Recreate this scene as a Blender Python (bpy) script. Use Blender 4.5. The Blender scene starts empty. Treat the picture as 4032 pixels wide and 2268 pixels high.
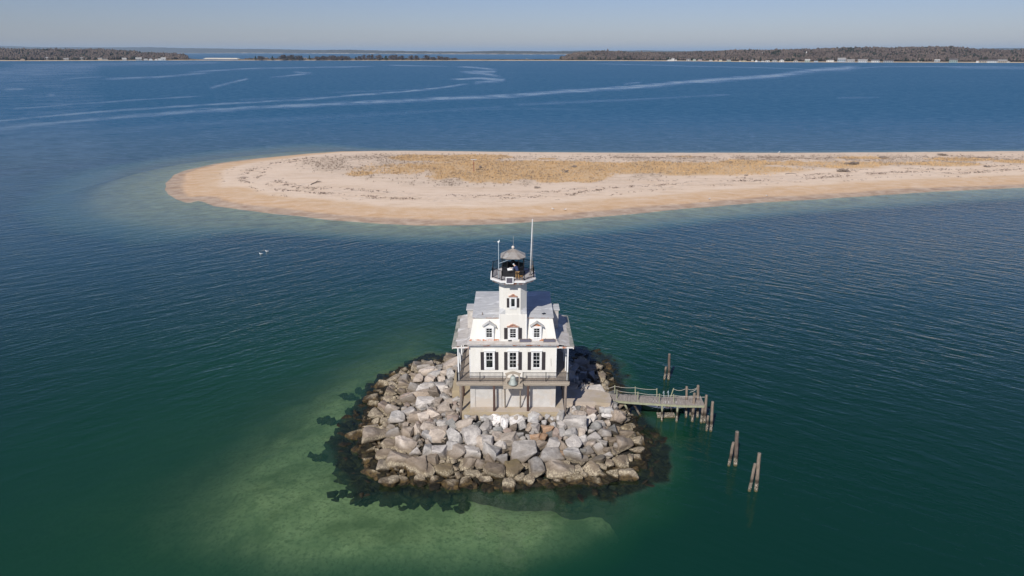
import bpy, bmesh, math, random
import numpy as np
from mathutils import Vector, Matrix, Euler, noise as mnoise
R = math.radians
rnd = random.Random(7)
# ------------------------------------------------------------------ camera, world, sun, exposure
H = 39.7                                   # drone height above the water (m)
FPX = 2688.0                               # focal length in photo pixels (24 mm on a 36 mm wide sensor)
TH = math.atan((1134 - 202) / FPX)         # downward pitch
SC = bpy.context.scene
cam_d = bpy.data.cameras.new("camera"); cam_d.lens = 24; cam_d.sensor_width = 36
cam_d.clip_start = 0.5; cam_d.clip_end = 120000
cam = bpy.data.objects.new("camera", cam_d); SC.collection.objects.link(cam)
cam.location = (0, 0, H); cam.rotation_euler = (math.pi/2 - TH, 0, 0)
SC.camera = cam
SUN_EL, SUN_AZ = R(41), R(24)              # light travels towards +Y and a little +X
world = bpy.data.worlds.new("World"); SC.world = world; world.use_nodes = True
wn = world.node_tree
sky = wn.nodes.new("ShaderNodeTexSky"); sky.sky_type = 'NISHITA'; sky.sun_disc = False
sky.sun_elevation = SUN_EL; sky.sun_rotation = math.pi + SUN_AZ
sky.altitude = 10; sky.air_density = 1.0; sky.dust_density = 0.3; sky.ozone_density = 2.0
hsv = wn.nodes.new("ShaderNodeHueSaturation"); hsv.inputs['Saturation'].default_value = 1.0
wn.links.new(sky.outputs[0], hsv.inputs['Color'])
tint = wn.nodes.new('ShaderNodeMix'); tint.data_type = 'RGBA'; tint.blend_type = 'MULTIPLY'; tint.inputs[0].default_value = 1; tint.inputs[7].default_value = (.62, .655, .91, 1)
wn.links.new(hsv.outputs[0], tint.inputs[6]); wn.links.new(tint.outputs[2], wn.nodes["Background"].inputs[0])
wn.nodes["Background"].inputs[1].default_value = 0.080
sun_d = bpy.data.lights.new("sun", 'SUN'); sun_d.energy = 4.5; sun_d.angle = R(0.5); sun_d.color = (1.0, 0.955, 0.89)
sun = bpy.data.objects.new("sun", sun_d); SC.collection.objects.link(sun)
ldir = Vector((math.sin(SUN_AZ)*math.cos(SUN_EL), math.cos(SUN_AZ)*math.cos(SUN_EL), -math.sin(SUN_EL)))
sun.rotation_euler = ldir.to_track_quat('-Z', 'Y').to_euler(); sun.location = (-60, -60, 120)
SC.view_settings.view_transform = 'Standard'; SC.view_settings.look = 'None'
SC.view_settings.exposure = 0.12; SC.view_settings.gamma = 1.0
SC.render.engine = 'CYCLES'
SC.cycles.max_bounces = 6; SC.cycles.transparent_max_bounces = 12
SC.cycles.use_denoising = True
SC.cycles.volume_bounces = 0

# ------------------------------------------------------------------ survey helpers: sight lines from the photo to real places
def ray(px, py):
    a, b = (px - 2016) / FPX, (py - 1134) / FPX
    return Vector((a, math.cos(TH) - b*math.sin(TH), -math.sin(TH) - b*math.cos(TH)))
def atz(px, py, z=0.0):
    d = ray(px, py); t = (z - H) / d.z
    return Vector((d.x*t, d.y*t, z))
def aty(px, py, y):
    d = ray(px, py); t = y / d.y
    return Vector((d.x*t, y, H + d.z*t))

# ------------------------------------------------------------------ object helpers
def tag(o, label=None, cat=None, group=None, kind=None):
    if label: o['label'] = label
    if cat: o['category'] = cat
    if group: o['group'] = group
    if kind: o['kind'] = kind
    return o
def empty(name, loc, label, cat, group=None):
    o = bpy.data.objects.new(name, None); SC.collection.objects.link(o)
    o.location = loc; o.empty_display_size = 0.3
    return tag(o, label, cat, group)
class MB:
    def __init__(s): s.v = []; s.f = []; s.m = []
    def add(s, vs, fs, mi=0):
        b = len(s.v); s.v += [tuple(v) for v in vs]; s.f += [[b+i for i in f] for f in fs]; s.m += [mi]*len(fs); return s
    def box(s, x0, x1, y0, y1, z0, z1, mi=0):
        vs = [(x0,y0,z0),(x1,y0,z0),(x1,y1,z0),(x0,y1,z0),(x0,y0,z1),(x1,y0,z1),(x1,y1,z1),(x0,y1,z1)]
        return s.add(vs, [(3,2,1,0),(4,5,6,7),(0,1,5,4),(1,2,6,5),(2,3,7,6),(3,0,4,7)], mi)
    def obox(s, c, size, rot=(0,0,0), mi=0):
        M = Euler(rot).to_matrix(); c = Vector(c); hx, hy, hz = [a/2 for a in size]
        vs = [c + M @ Vector((a*hx, b*hy, d*hz)) for d in (-1,1) for a, b in ((-1,-1),(1,-1),(1,1),(-1,1))]
        return s.add(vs, [(3,2,1,0),(4,5,6,7),(0,1,5,4),(1,2,6,5),(2,3,7,6),(3,0,4,7)], mi)
    def prism(s, poly, z0, z1, mi=0, top=None):
        n = len(poly); top = top or poly
        vs = [(p[0], p[1], z0) for p in poly] + [(p[0], p[1], z1) for p in top]
        fs = [tuple(range(n-1, -1, -1)), tuple(range(n, 2*n))] + [(i, (i+1) % n, n+(i+1) % n, n+i) for i in range(n)]
        return s.add(vs, fs, mi)
    def tube(s, pts, rad, n=8, mi=0, cap=True):
        pts = [Vector(p) for p in pts]; k = len(pts)
        rad = rad if isinstance(rad, (list, tuple)) else [rad]*k
        vs = []
        for i, p in enumerate(pts):
            t = (pts[min(i+1, k-1)] - pts[max(i-1, 0)]).normalized()
            a = t.cross(Vector((0,0,1)) if abs(t.z) < .9 else Vector((1,0,0))).normalized(); b = t.cross(a)
            vs += [p + (a*math.cos(2*math.pi*j/n) + b*math.sin(2*math.pi*j/n))*rad[i] for j in range(n)]
        fs = [(i*n+j, (i+1)*n+j, (i+1)*n+(j+1) % n, i*n+(j+1) % n) for i in range(k-1) for j in range(n)]
        if cap: fs += [tuple(range(n)), tuple(range((k-1)*n+n-1, (k-1)*n-1, -1))]
        return s.add(vs, fs, mi)
    def lathe(s, c, prof, n=16, mi=0):
        vs = []; k = len(prof)
        for r, z in prof: vs += [(c[0]+r*math.cos(2*math.pi*j/n), c[1]+r*math.sin(2*math.pi*j/n), c[2]+z) for j in range(n)]
        fs = [(i*n+j, i*n+(j+1) % n, (i+1)*n+(j+1) % n, (i+1)*n+j) for i in range(k-1) for j in range(n)]
        fs += [tuple(range(n-1,-1,-1)), tuple(range((k-1)*n, k*n))]
        return s.add(vs, fs, mi)
    def build(s, name, mats, parent=None, origin=None, smooth=False):
        o3 = Vector(origin) if origin is not None else (parent_org(parent) if parent else Vector((0,0,0)))
        me = bpy.data.meshes.new(name)
        me.from_pydata([(v[0]-o3.x, v[1]-o3.y, v[2]-o3.z) for v in s.v], [], s.f)
        mats = mats if isinstance(mats, (list, tuple)) else [mats]
        for m in mats: me.materials.append(m)
        if len(mats) > 1: me.polygons.foreach_set("material_index", s.m)
        me.update()
        bm = bmesh.new(); bm.from_mesh(me); bmesh.ops.recalc_face_normals(bm, faces=bm.faces); bm.to_mesh(me); bm.free()
        if smooth: me.shade_smooth()
        o = bpy.data.objects.new(name, me); SC.collection.objects.link(o)
        if parent: o.parent = parent
        else: o.location = o3
        return o
def parent_org(p):
    v = Vector((0,0,0))
    while p: v += p.location; p = p.parent
    return v
def fast_mesh(name, verts, faces, mats, attrs=None, smooth=False, fmat=None):
    """verts (n,3), faces (m,k) numpy"""
    me = bpy.data.meshes.new(name); n, m, k = len(verts), len(faces), faces.shape[1]
    me.vertices.add(n); me.vertices.foreach_set("co", np.ascontiguousarray(verts, dtype=np.float32).ravel())
    me.loops.add(m*k); me.loops.foreach_set("vertex_index", np.ascontiguousarray(faces, dtype=np.int32).ravel())
    me.polygons.add(m); me.polygons.foreach_set("loop_start", np.arange(0, m*k, k, dtype=np.int32))
    for a in mats: me.materials.append(a)
    if fmat is not None: me.polygons.foreach_set("material_index", np.asarray(fmat, dtype=np.int32))
    me.update(calc_edges=True); me.validate()
    for an, av in (attrs or {}).items():
        at = me.attributes.new(an, 'FLOAT', 'POINT'); at.data.foreach_set("value", np.ascontiguousarray(av, dtype=np.float32).ravel())
    if smooth: me.shade_smooth()
    o = bpy.data.objects.new(name, me); SC.collection.objects.link(o); return o
def grid_faces(nr, nc):
    i = np.arange(nr-1)[:, None]*nc + np.arange(nc-1)[None]
    return np.stack([i, i+1, i+nc+1, i+nc], -1).reshape(-1, 4)

# ------------------------------------------------------------------ materials
class NT:
    def __init__(s, name):
        s.m = bpy.data.materials.new(name); s.m.use_nodes = True; s.t = s.m.node_tree; s.t.nodes.clear()
        s.out = s.t.nodes.new("ShaderNodeOutputMaterial")
    def n(s, typ, ins=None, **kw):
        nd = s.t.nodes.new(typ)
        for k, v in kw.items(): setattr(nd, k, v)
        for k, v in (ins or {}).items():
            if isinstance(v, bpy.types.NodeSocket): s.t.links.new(v, nd.inputs[k])
            else: nd.inputs[k].default_value = v
        return nd
    def pos(s): return s.n("ShaderNodeNewGeometry").outputs['Position']
    def obj(s): return s.n("ShaderNodeTexCoord").outputs['Object']
    def mapv(s, v, sc=(1,1,1), rot=(0,0,0)): return s.n("ShaderNodeMapping", {'Vector': v, 'Scale': sc, 'Rotation': rot}).outputs[0]
    def mapt(s, v, sc, ang): return s.n('ShaderNodeMapping', {'Vector': v, 'Scale': sc, 'Rotation': (0, 0, R(ang))}, vector_type='TEXTURE').outputs[0]
    def noise(s, v, scale, detail=3, rough=.55, dist=0.0): return s.n("ShaderNodeTexNoise", {'Vector': v, 'Scale': scale, 'Detail': detail, 'Roughness': rough, 'Distortion': dist}).outputs['Fac']
    def ramp(s, fac, stops, interp='LINEAR'):
        r = s.n("ShaderNodeValToRGB", {'Fac': fac}); e = r.color_ramp.elements; r.color_ramp.interpolation = interp
        while len(e) < len(stops): e.new(0.5)
        for i, (p, c) in enumerate(stops):
            e[i].position = p; e[i].color = (c, c, c, 1) if isinstance(c, (int, float)) else (*c, 1)
        return r.outputs[0]
    def mix(s, fac, a, b, typ='MIX'):
        nd = s.t.nodes.new("ShaderNodeMix"); nd.data_type = 'RGBA'; nd.blend_type = typ
        for idx, v in ((0, fac), (6, a), (7, b)):
            if isinstance(v, bpy.types.NodeSocket): s.t.links.new(v, nd.inputs[idx])
            else: nd.inputs[idx].default_value = v if idx == 0 else (*v, 1)
        return nd.outputs[2]
    def math(s, op, a, b=0.0, c=0.0, clamp=False):
        nd = s.t.nodes.new("ShaderNodeMath"); nd.operation = op; nd.use_clamp = clamp
        for i, v in enumerate((a, b, c)):
            if isinstance(v, bpy.types.NodeSocket): s.t.links.new(v, nd.inputs[i])
            else: nd.inputs[i].default_value = v
        return nd.outputs[0]
    def sep(s, v): return s.n("ShaderNodeSeparateXYZ", {'Vector': v}).outputs
    def attr(s, name): return s.n("ShaderNodeAttribute", attribute_name=name).outputs['Fac']
    def bump(s, h, strength=.3, dist=.05): return s.n("ShaderNodeBump", {'Height': h, 'Strength': strength, 'Distance': dist}).outputs[0]
    def bsdf(s, col, rough=.7, metal=0.0, normal=None, spec=.5):
        ins = {'Base Color': col if isinstance(col, bpy.types.NodeSocket) else (*col, 1), 'Roughness': rough, 'Metallic': metal, 'Specular IOR Level': spec}
        if normal is not None: ins['Normal'] = normal
        b = s.n("ShaderNodeBsdfPrincipled", ins); s.t.links.new(b.outputs[0], s.out.inputs[0]); return s.m

def m_mottled(name, c1, c2, scale=2.0, rough=.8, bump=.3, bd=.03, stretch=(1,1,1), metal=0., spec=.5, c3=None):
    t = NT(name); v = t.mapv(t.pos(), stretch); a = t.noise(v, scale, 6, .62, .3)
    col = t.mix(t.ramp(a, [(.3, 0), (.7, 1)]), c1, c2)
    if c3: col = t.mix(t.ramp(t.noise(v, scale*.37, 4, .7), [(.5, 0), (.62, 1)]), col, c3)
    return t.bsdf(col, rough, metal, t.bump(t.noise(v, scale*3.3, 4), bump, bd), spec)
def m_siding():
    t = NT("white_clapboard"); p = t.pos(); z = t.sep(p)[2]
    s = t.math('FRACT', t.math('MULTIPLY', z, 1/0.118)); line = t.ramp(s, [(0, 0.0), (.10, 1.0), (1, .9)])
    dirt = t.ramp(t.noise(t.mapv(p, (1.2, 1.2, .25)), 1.4, 6, .7), [(.35, 0), (.75, 1)])
    col = t.mix(dirt, (.80, .775, .72), (.70, .675, .61))
    col = t.mix(t.math('MULTIPLY', t.math('SUBTRACT', 1.0, line), .85), col, (.42, .40, .36))
    return t.bsdf(col, .55, 0, t.bump(s, .35, .02))
def m_peel(name, base, peel, amount=.56, scale=3.0):
    t = NT(name); p = t.mapv(t.pos(), (1, 1, 2.5)); a = t.noise(p, scale, 8, .75, .4)
    mask = t.ramp(a, [(amount, 0), (amount+.02, 1)])
    gr = t.mix(t.ramp(t.noise(t.pos(), 6, 5), [(.4, 0), (.7, 1)]), base, tuple(c*.8 for c in base))
    return t.bsdf(t.mix(mask, gr, peel), .65, 0, t.bump(mask, .3, .01))
def m_rock(name, c1, c2, c3):
    t = NT(name); p = t.pos(); z = t.sep(p)[2]; oi = t.n("ShaderNodeObjectInfo").outputs['Random']
    off = t.n("ShaderNodeVectorMath", {0: p}, operation='ADD'); cx = t.n("ShaderNodeCombineXYZ", {0: t.math('MULTIPLY', oi, 37.0), 1: 3.0, 2: t.math('MULTIPLY', oi, 11.0)})
    t.t.links.new(cx.outputs[0], off.inputs[1]); v = off.outputs[0]
    vein = t.noise(t.mapv(v, (.7, .7, 2.6), (.5, .4, .3)), 2.2, 8, .68, .9)
    col = t.mix(t.ramp(vein, [(.32, 0), (.66, 1)]), c1, c2)
    col = t.mix(t.ramp(t.noise(v, .9, 5, .6), [(.5, 0), (.66, 1)]), col, c3)
    col = t.mix(t.ramp(t.noise(v, 5.5, 6, .7), [(.57, 0), (.66, .5)]), col, (.10, .095, .09))
    br = t.math('ADD', t.math('MULTIPLY', oi, .48), .60)
    sc = t.n("ShaderNodeVectorMath", {0: col}, operation='SCALE'); t.t.links.new(br, sc.inputs['Scale']); col = sc.outputs[0]
    zz = t.math('ADD', z, t.math('MULTIPLY', t.math('SUBTRACT', t.noise(p, .8, 4), .5), 1.1))
    # tide marks: weathered tan, then pale barnacles, then brown and black weed
    col = t.mix(t.ramp(t.math('MULTIPLY', zz, .4), [(.44, .85), (.74, 0)]), col, (.150, .115, .078))
    barn = t.ramp(t.noise(p, 7.0, 5, .8), [(.46, 0), (.56, 1)])
    band = t.ramp(t.math('MULTIPLY', zz, .4), [(.14, 0), (.22, .9), (.34, .8), (.42, 0)])
    col = t.mix(t.math('MULTIPLY', band, barn), col, (.50, .43, .30))
    weed = t.mix(t.ramp(t.noise(p, 2.3, 6, .7), [(.4, 0), (.62, 1)]), (.020, .014, .008), (.095, .062, .022))
    col = t.mix(t.ramp(t.math('MULTIPLY', zz, .4), [(.12, 1), (.27, 0)]), col, weed)
    h = t.math('ADD', t.noise(v, 3.2, 8, .66), t.math('MULTIPLY', vein, .8))
    return t.bsdf(col, .82, 0, t.bump(h, .8, .11), .3)
def m_weed():
    t = NT("weed_covered_rock"); p = t.pos()
    a = t.noise(p, 1.3, 7, .7, .6); col = t.ramp(a, [(.36, (.006, .007, .006)), (.54, (.022, .018, .010)), (.68, (.060, .048, .020))])
    return t.bsdf(col, .8, 0, t.bump(t.noise(p, 4, 6, .7), .9, .12), .2)
def m_wood(name, c1, c2, sc=(1,1,1), axis_scale=8, tide=False):
    t = NT(name); p = t.pos(); v = t.mapv(p, sc)
    col = t.mix(t.ramp(t.noise(v, axis_scale, 6, .7, .3), [(.3, 0), (.72, 1)]), c1, c2)
    if tide:
        z = t.sep(p)[2]; zz = t.math('ADD', z, t.math('MULTIPLY', t.math('SUBTRACT', t.noise(p, 3, 3), .5), .6))
        col = t.mix(t.ramp(t.math('MULTIPLY', zz, .25), [(.30, 1), (.38, 0)]), col, (.055, .042, .03))
        barn = t.ramp(t.noise(p, 9.0, 4, .8), [(.46, 0), (.60, 1)])
        band = t.ramp(t.math('MULTIPLY', zz, .25), [(.015, 0), (.06, 1), (.20, 1), (.25, 0)])
        col = t.mix(t.math('MULTIPLY', band, barn), col, (.50, .44, .35))
        col = t.mix(t.ramp(t.math('MULTIPLY', zz, .25), [(.0, 1), (.07, 0)]), col, (.09, .075, .03))
    return t.bsdf(col, .85, 0, t.bump(t.noise(v, axis_scale*2, 5), .5, .02), .3)

HAZE = 3.1e-5
M = {}
M['siding'] = m_siding()
M['trim'] = m_peel("white_trim_paint", (.78, .775, .76), (.33, .12, .06), .66, 2.2)
M['rust_bad'] = m_peel('bare_rust_red_board', (.70, .68, .65), (.47, .15, .045), .475, 1.1)
M['casing'] = m_peel('chipped_casing_paint', (.74, .73, .70), (.40, .14, .06), .60, 2.4)
M['trim_bad'] = m_peel("flaking_trim_paint", (.72, .70, .67), (.45, .14, .045), .525, 1.3)
M['trim_clean'] = m_mottled("clean_white_paint", (.80, .80, .78), (.68, .68, .67), 2, .5, .1)
M['raw'] = m_peel("bare_reddish_wood", (.50, .43, .36), (.40, .13, .06), .5, 5)
def m_roof(name, a, b, c):
    t = NT(name); p = t.pos(); v = t.mapv(p, (.55, 1.5, 1), (0, 0, R(25)))
    col = t.mix(t.ramp(t.noise(v, 1.0, 7, .68, 1.2), [(.34, 0), (.64, 1)]), a, b)
    col = t.mix(t.ramp(t.noise(v, .45, 5, .6, .8), [(.55, 0), (.64, 1)]), col, c)
    col = t.mix(t.ramp(t.noise(p, 7, 5, .7), [(.62, 0), (.70, .6)]), col, (.22, .20, .17))
    return t.bsdf(col, .6, 0, t.bump(t.noise(v, 3, 4), .2, .03))
M['roof'] = m_roof("grey_roof_membrane", (.52, .52, .515), (.37, .37, .365), (.68, .68, .67))
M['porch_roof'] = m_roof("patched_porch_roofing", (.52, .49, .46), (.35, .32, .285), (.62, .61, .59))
M['lichen_roof'] = m_roof("worn_roof_edge", (.22, .22, .18), (.36, .35, .30), (.13, .14, .11))
M['shutter'] = m_mottled("dark_shutter_paint", (.035, .030, .034), (.055, .047, .05), 20, .5, .2)
M['black'] = m_mottled("black_iron_paint", (.014, .014, .016), (.022, .022, .024), 9, .4, .1)
def m_glass():
    t = NT("window_glass"); a = t.noise(t.pos(), 1.7, 3)
    col = t.mix(t.ramp(a, [(.5, 0), (.62, 1)]), (.008, .009, .012), (.035, .04, .035)); return t.bsdf(col, .06, 0, None, .6)
M['glass'] = m_glass()
def m_clear():
    t = NT("lantern_glass"); tr = t.n("ShaderNodeBsdfTransparent", {'Color': (.88, .92, .92, 1)}); g = t.n("ShaderNodeBsdfGlossy", {'Roughness': .03, 'Color': (.9, .95, 1, 1)})
    mx = t.n("ShaderNodeMixShader", {0: .07}); t.t.links.new(tr.outputs[0], mx.inputs[1]); t.t.links.new(g.outputs[0], mx.inputs[2]); t.t.links.new(mx.outputs[0], t.out.inputs[0]); return t.m
M['clear'] = m_clear()
M['deck'] = m_wood("weathered_deck_boards", (.40, .34, .28), (.20, .165, .135), (3.0, .35, 1), 5)
M['beam'] = m_wood("weathered_beam", (.44, .38, .30), (.24, .20, .16), (.35, 1, 4), 5)
M['log'] = m_wood("dark_log_bark", (.115, .065, .05), (.05, .032, .028), (1, 1, .25), 8)
M['greylog'] = m_wood("grey_log", (.27, .22, .18), (.12, .10, .085), (1, 1, .25), 8)
M['concrete'] = m_mottled("pale_concrete", (.55, .53, .50), (.43, .41, .38), 1.1, .85, .25, .02, c3=(.48, .43, .37))
M['tan_concrete'] = m_mottled("tan_concrete", (.44, .375, .31), (.36, .305, .25), .9, .88, .35, .03, c3=(.38, .31, .22))
M['mustard_concrete'] = m_mottled('mustard_stained_concrete', (.40, .325, .205), (.33, .265, .175), 1.1, .9, .35, .03, c3=(.36, .30, .22))
M['rough_concrete'] = m_mottled("broken_concrete", (.62, .55, .47), (.36, .30, .25), 2.5, .9, .9, .12)
M['pile'] = m_wood("tarred_pile_wood", (.28, .225, .175), (.12, .09, .07), (1, 1, .22), 7, tide=True)
M['oldpile'] = m_wood("old_dark_pile_wood", (.18, .14, .115), (.07, .053, .044), (1, 1, .22), 7, tide=True)
M['green_wood'] = m_wood("greenish_treated_wood", (.34, .34, .23), (.22, .23, .15), (1, 1, .25), 6, tide=True)
M['dock_deck'] = m_wood("dock_planks", (.36, .32, .28), (.17, .145, .125), (3.2, .5, 1), 4)
M['rope'] = m_mottled("pale_rope", (.50, .46, .40), (.38, .35, .30), 20, .9)
M['zinc'] = m_roof("lantern_zinc", (.34, .33, .31), (.20, .165, .14), (.42, .43, .42))
M['pole'] = m_mottled("grey_white_pole", (.62, .62, .62), (.48, .46, .43), 3, .5)
M['bluepole'] = m_mottled("galvanised_mast", (.50, .58, .64), (.40, .46, .50), 4, .4)
M['bronze'] = m_roof("verdigris_bronze", (.36, .39, .36), (.17, .20, .18), (.50, .52, .47))
M['gallery_floor'] = m_mottled("gallery_floor_paint", (.60, .57, .55), (.46, .43, .42), 3, .7)
M['white'] = m_mottled("white_gloss", (.80, .80, .79), (.72, .72, .71), 5, .4, .05)
def m_cells():
    t = NT("solar_cells"); v = t.mapv(t.pos(), (1,1,1)); b = t.n("ShaderNodeTexBrick", {'Vector': t.mapv(t.pos(), (1, 1, 1), (R(90), 0, 0)), 'Color1': (.02,.018,.04,1), 'Color2': (.03,.025,.05,1), 'Mortar': (.35,.33,.36,1), 'Scale': 1.0, 'Mortar Size': .008, 'Brick Width': .11, 'Row Height': .11}); b.offset = 0
    return t.bsdf(b.outputs[0], .2)
M['cells'] = m_cells()
M['jacket'] = m_mottled("navy_jacket", (.03, .045, .12), (.02, .03, .08), 9, .9)
M['trousers'] = m_mottled("tan_trousers", (.40, .25, .10), (.30, .18, .07), 9, .9)
M['skin'] = m_mottled("skin", (.55, .36, .27), (.50, .31, .23), 9, .6, .05)
M['cap'] = m_mottled("pale_cap", (.60, .68, .68), (.5, .58, .6), 9, .9)
ROCK = {
 'pale grey': m_rock("pale_grey_granite", (.56, .515, .47), (.41, .375, .34), (.64, .595, .54)),
 'grey': m_rock("grey_granite", (.46, .43, .395), (.31, .295, .275), (.53, .495, .455)),
 'beige': m_rock("beige_granite", (.56, .475, .395), (.41, .345, .285), (.62, .54, .455)),
 'tan': m_rock("tan_granite", (.40, .325, .255), (.27, .215, .165), (.45, .38, .305)),
 'white': m_rock("bird_whitened_granite", (.74, .70, .66), (.54, .51, .48), (.80, .78, .74)),
 'dark grey': m_rock("dark_grey_gneiss", (.25, .24, .225), (.15, .15, .14), (.34, .33, .305)),
 'rusty orange': m_rock("rusty_orange_stone", (.47, .29, .17), (.38, .25, .16), (.46, .35, .26)),
 'olive': m_rock("olive_weeded_stone", (.22, .17, .05), (.12, .10, .03), (.30, .22, .08)),
 'pinkish': m_rock("pinkish_granite", (.50, .385, .32), (.38, .30, .25), (.55, .45, .38)),
}
M['weed'] = m_weed()
# ------------------------------------------------------------------ terrain functions
def vnoise(x, y, seed=0):
    """smooth value noise on numpy arrays, 0..1"""
    x = np.asarray(x, float); y = np.asarray(y, float)
    xi = np.floor(x).astype(np.int64); yi = np.floor(y).astype(np.int64); fx = x-xi; fy = y-yi
    fx = fx*fx*(3-2*fx); fy = fy*fy*(3-2*fy)
    def h(a, b):
        n = (a*374761393 + b*668265263 + seed*1442695041) & 0x7fffffff
        n = ((n ^ (n >> 13))*1274126177) & 0x7fffffff
        return ((n ^ (n >> 16)) & 0xffff)/65535.0
    return (h(xi,yi)*(1-fx)+h(xi+1,yi)*fx)*(1-fy) + (h(xi,yi+1)*(1-fx)+h(xi+1,yi+1)*fx)*fy
def fbm(x, y, oct=4, seed=0):
    s = 0; a = 1; t = 0
    for k in range(oct): s = s + a*vnoise(x*2**k, y*2**k, seed+k*17); t += a; a *= .5
    return s/t
def sst(a, b, x): t = np.clip((x-a)/(b-a), 0, 1); return t*t*(3-2*t)
def signed_dist(poly, x, y):
    """positive inside"""
    x = np.asarray(x, float); y = np.asarray(y, float); d = np.full(x.shape, 1e9); ins = np.zeros(x.shape, bool)
    n = len(poly)
    for i in range(n):
        ax, ay = poly[i][:2]; bx, by = poly[(i+1) % n][:2]; ex, ey = bx-ax, by-ay
        t = np.clip(((x-ax)*ex+(y-ay)*ey)/(ex*ex+ey*ey+1e-12), 0, 1)
        d = np.minimum(d, np.hypot(x-ax-t*ex, y-ay-t*ey))
        c = ((ay > y) != (by > y)); xx = ax + (y-ay)*ex/(ey if abs(ey) > 1e-9 else 1e-9)
        ins ^= (c & (x < xx))
    return np.where(ins, d, -d)

CX, CY = 0.1, 70.3                        # centre of the rock islet
_out_px = [(1450,1850,0),(1510,1905,0),(1600,1905,0),(1700,1912,0),(1850,1918,0),(2000,1922,0),(2150,1905,0),(2330,1905,0),(2470,1885,0),(2540,1820,0),(2540,1740,0),(2490,1660,0),(2455,1600,0),(2425,1545,0),(2405,1490,0),(2365,1440,0),(2315,1410,.6),(2250,1392,1.6),(1690,1402,1.2),(1640,1418,.6),(1560,1468,0),(1500,1515,0),(1462,1580,0),(1430,1650,0),(1415,1710,0),(1425,1770,0)]
_outl = [atz(a, b, c) for a, b, c in _out_px]
_oa = np.array([math.atan2(p.y-CY, p.x-CX) for p in _outl]); _or = np.array([math.hypot(p.y-CY, p.x-CX) for p in _outl])
_k = np.argsort(_oa); _oa, _or = _oa[_k], _or[_k]
_oa = np.concatenate([_oa-2*math.pi, _oa, _oa+2*math.pi]); _or = np.concatenate([_or]*3)
def mound_t(x, y):
    dx, dy = np.asarray(x, float)-CX, np.asarray(y, float)-CY; rho = np.hypot(dx, dy)+1e-6; th = np.arctan2(dy, dx)
    ro = np.interp(th, _oa, _or)
    ri = np.minimum(5.7/np.maximum(np.abs(np.cos(th)), 1e-6), np.where(dy < 0, 5.65, 5.4)/np.maximum(np.abs(np.sin(th)), 1e-6))
    return (rho-ri)/(ro-ri)
def mound_z(x, y):
    t = mound_t(x, y)
    z = np.where(t < 0, 2.75, 2.75 - 2.85*np.clip(t, 0, 1)**1.05 - np.clip(t-1, 0, 9)*11)
    dr = np.hypot(np.maximum(np.abs(np.asarray(x, float)-8.3)-2.9, 0), np.maximum(np.abs(np.asarray(y, float)-69.2)-1.9, 0))
    return np.maximum(z, 2.25-.95*dr)

SAND_PX = [(5600,588),(4032,600),(3500,605),(3065,607),(2500,607),(2016,604),(1700,600),(1350,598),(1200,606),(1000,625),(850,645),(740,670),(690,690),(663,720),(657,745),(668,765),(700,785),(735,797),(757,797),(762,788),(800,792),(850,810),(950,824),(1100,843),(1300,866),(1500,879),(1650,886),(1850,886),(2016,878),(2200,866),(2400,849),(2700,821),(3000,796),(3200,785),(3600,758),(4032,738),(5600,690)]
SAND = [atz(a, b, 0) for a, b in SAND_PX]
_mid = [atz(a, b, 1) for a, b in ((600,740),(700,738),(1000,715),(1500,715),(2000,712),(3000,685),(4032,660),(5600,635))]
_mx, _my = [p.x for p in _mid], [p.y for p in _mid]
def sand_z(x, y):
    d = signed_dist(SAND, x, y) + (fbm(x/9, y/9, 3, 5)-.5)*1.4 + .4
    far = sst(-8, 8, y - np.interp(x, _mx, _my))*sst(-95, -40, x)
    up = far*1.9*(1-np.exp(-np.clip(d, 0, None)/5)) + (1-far)*1.7*(1-np.exp(-np.clip(d, 0, None)/16)) + .35*(fbm(x/14, y/14, 3, 9)-.5)*sst(8, 30, d)
    k = .072 + .063*sst(-80, -45, x) + .12*far; lim = 1.3/k
    return np.where(d > 0, up, np.maximum(d*k, -1.3 + (d+lim)*.22) if False else np.where(d > -lim, d*k, -1.3+(d+lim)*(.26+.40*sst(-85, -50, x)+.2*far))), d
def shoal(x, y):
    """how much the sea floor rises into the bright shallow bank round the islet, 0..1"""
    s = 0
    for px, py, rx, ry, a, rot in ((1370,1700,14,18,.44,20),(1500,2050,15,8,.56,0),(2070,2050,12.5,6.5,.60,0),(1800,2110,15,6,.40,0),(1640,1370,10,17,.45,15),(1230,1900,12,12,.22,0),(2330,1330,9,9,.45,0),(1500,1500,10,13,.45,0),(2330,2010,7.0,4.0,.42,25),(1600,1250,16,14,.22,0),(900,1800,14,18,.18,0),(1500,1750,14,14,.3,0),(300,2150,30,16,.22,0),(1000,2268,26,12,.16,0),(900,1500,26,22,.12,0)):
        c = atz(px, py, -1); r = R(rot); dx, dy = x-c.x, y-c.y
        u = (dx*math.cos(r)+dy*math.sin(r))/rx; v = (-dx*math.sin(r)+dy*math.cos(r))/ry
        s = s + a*np.exp(-(u*u+v*v))
    s = s*(.88+.24*fbm(x/9, y/9, 2, 3))
    # the bank breaks off along a clean edge before the islet on the right
    a, b = atz(2190, 2268, 0), atz(2600, 1980, 0); ex, ey = b.x-a.x, b.y-a.y; L = math.hypot(ex, ey)
    side = ((x-a.x)*ey-(y-a.y)*ex)/L + (fbm(x/4, y/4, 2, 8)-.5)*2.2      # positive on the deep side
    s = s*(1-.8*sst(-2.2, 3.6, side)*sst(80, 68, y))
    s = s*(.84+.32*fbm(x/3.1, y/4.3, 3, 19))
    return np.clip(.92*s/(1+.16*s*s), 0, 1)
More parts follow.
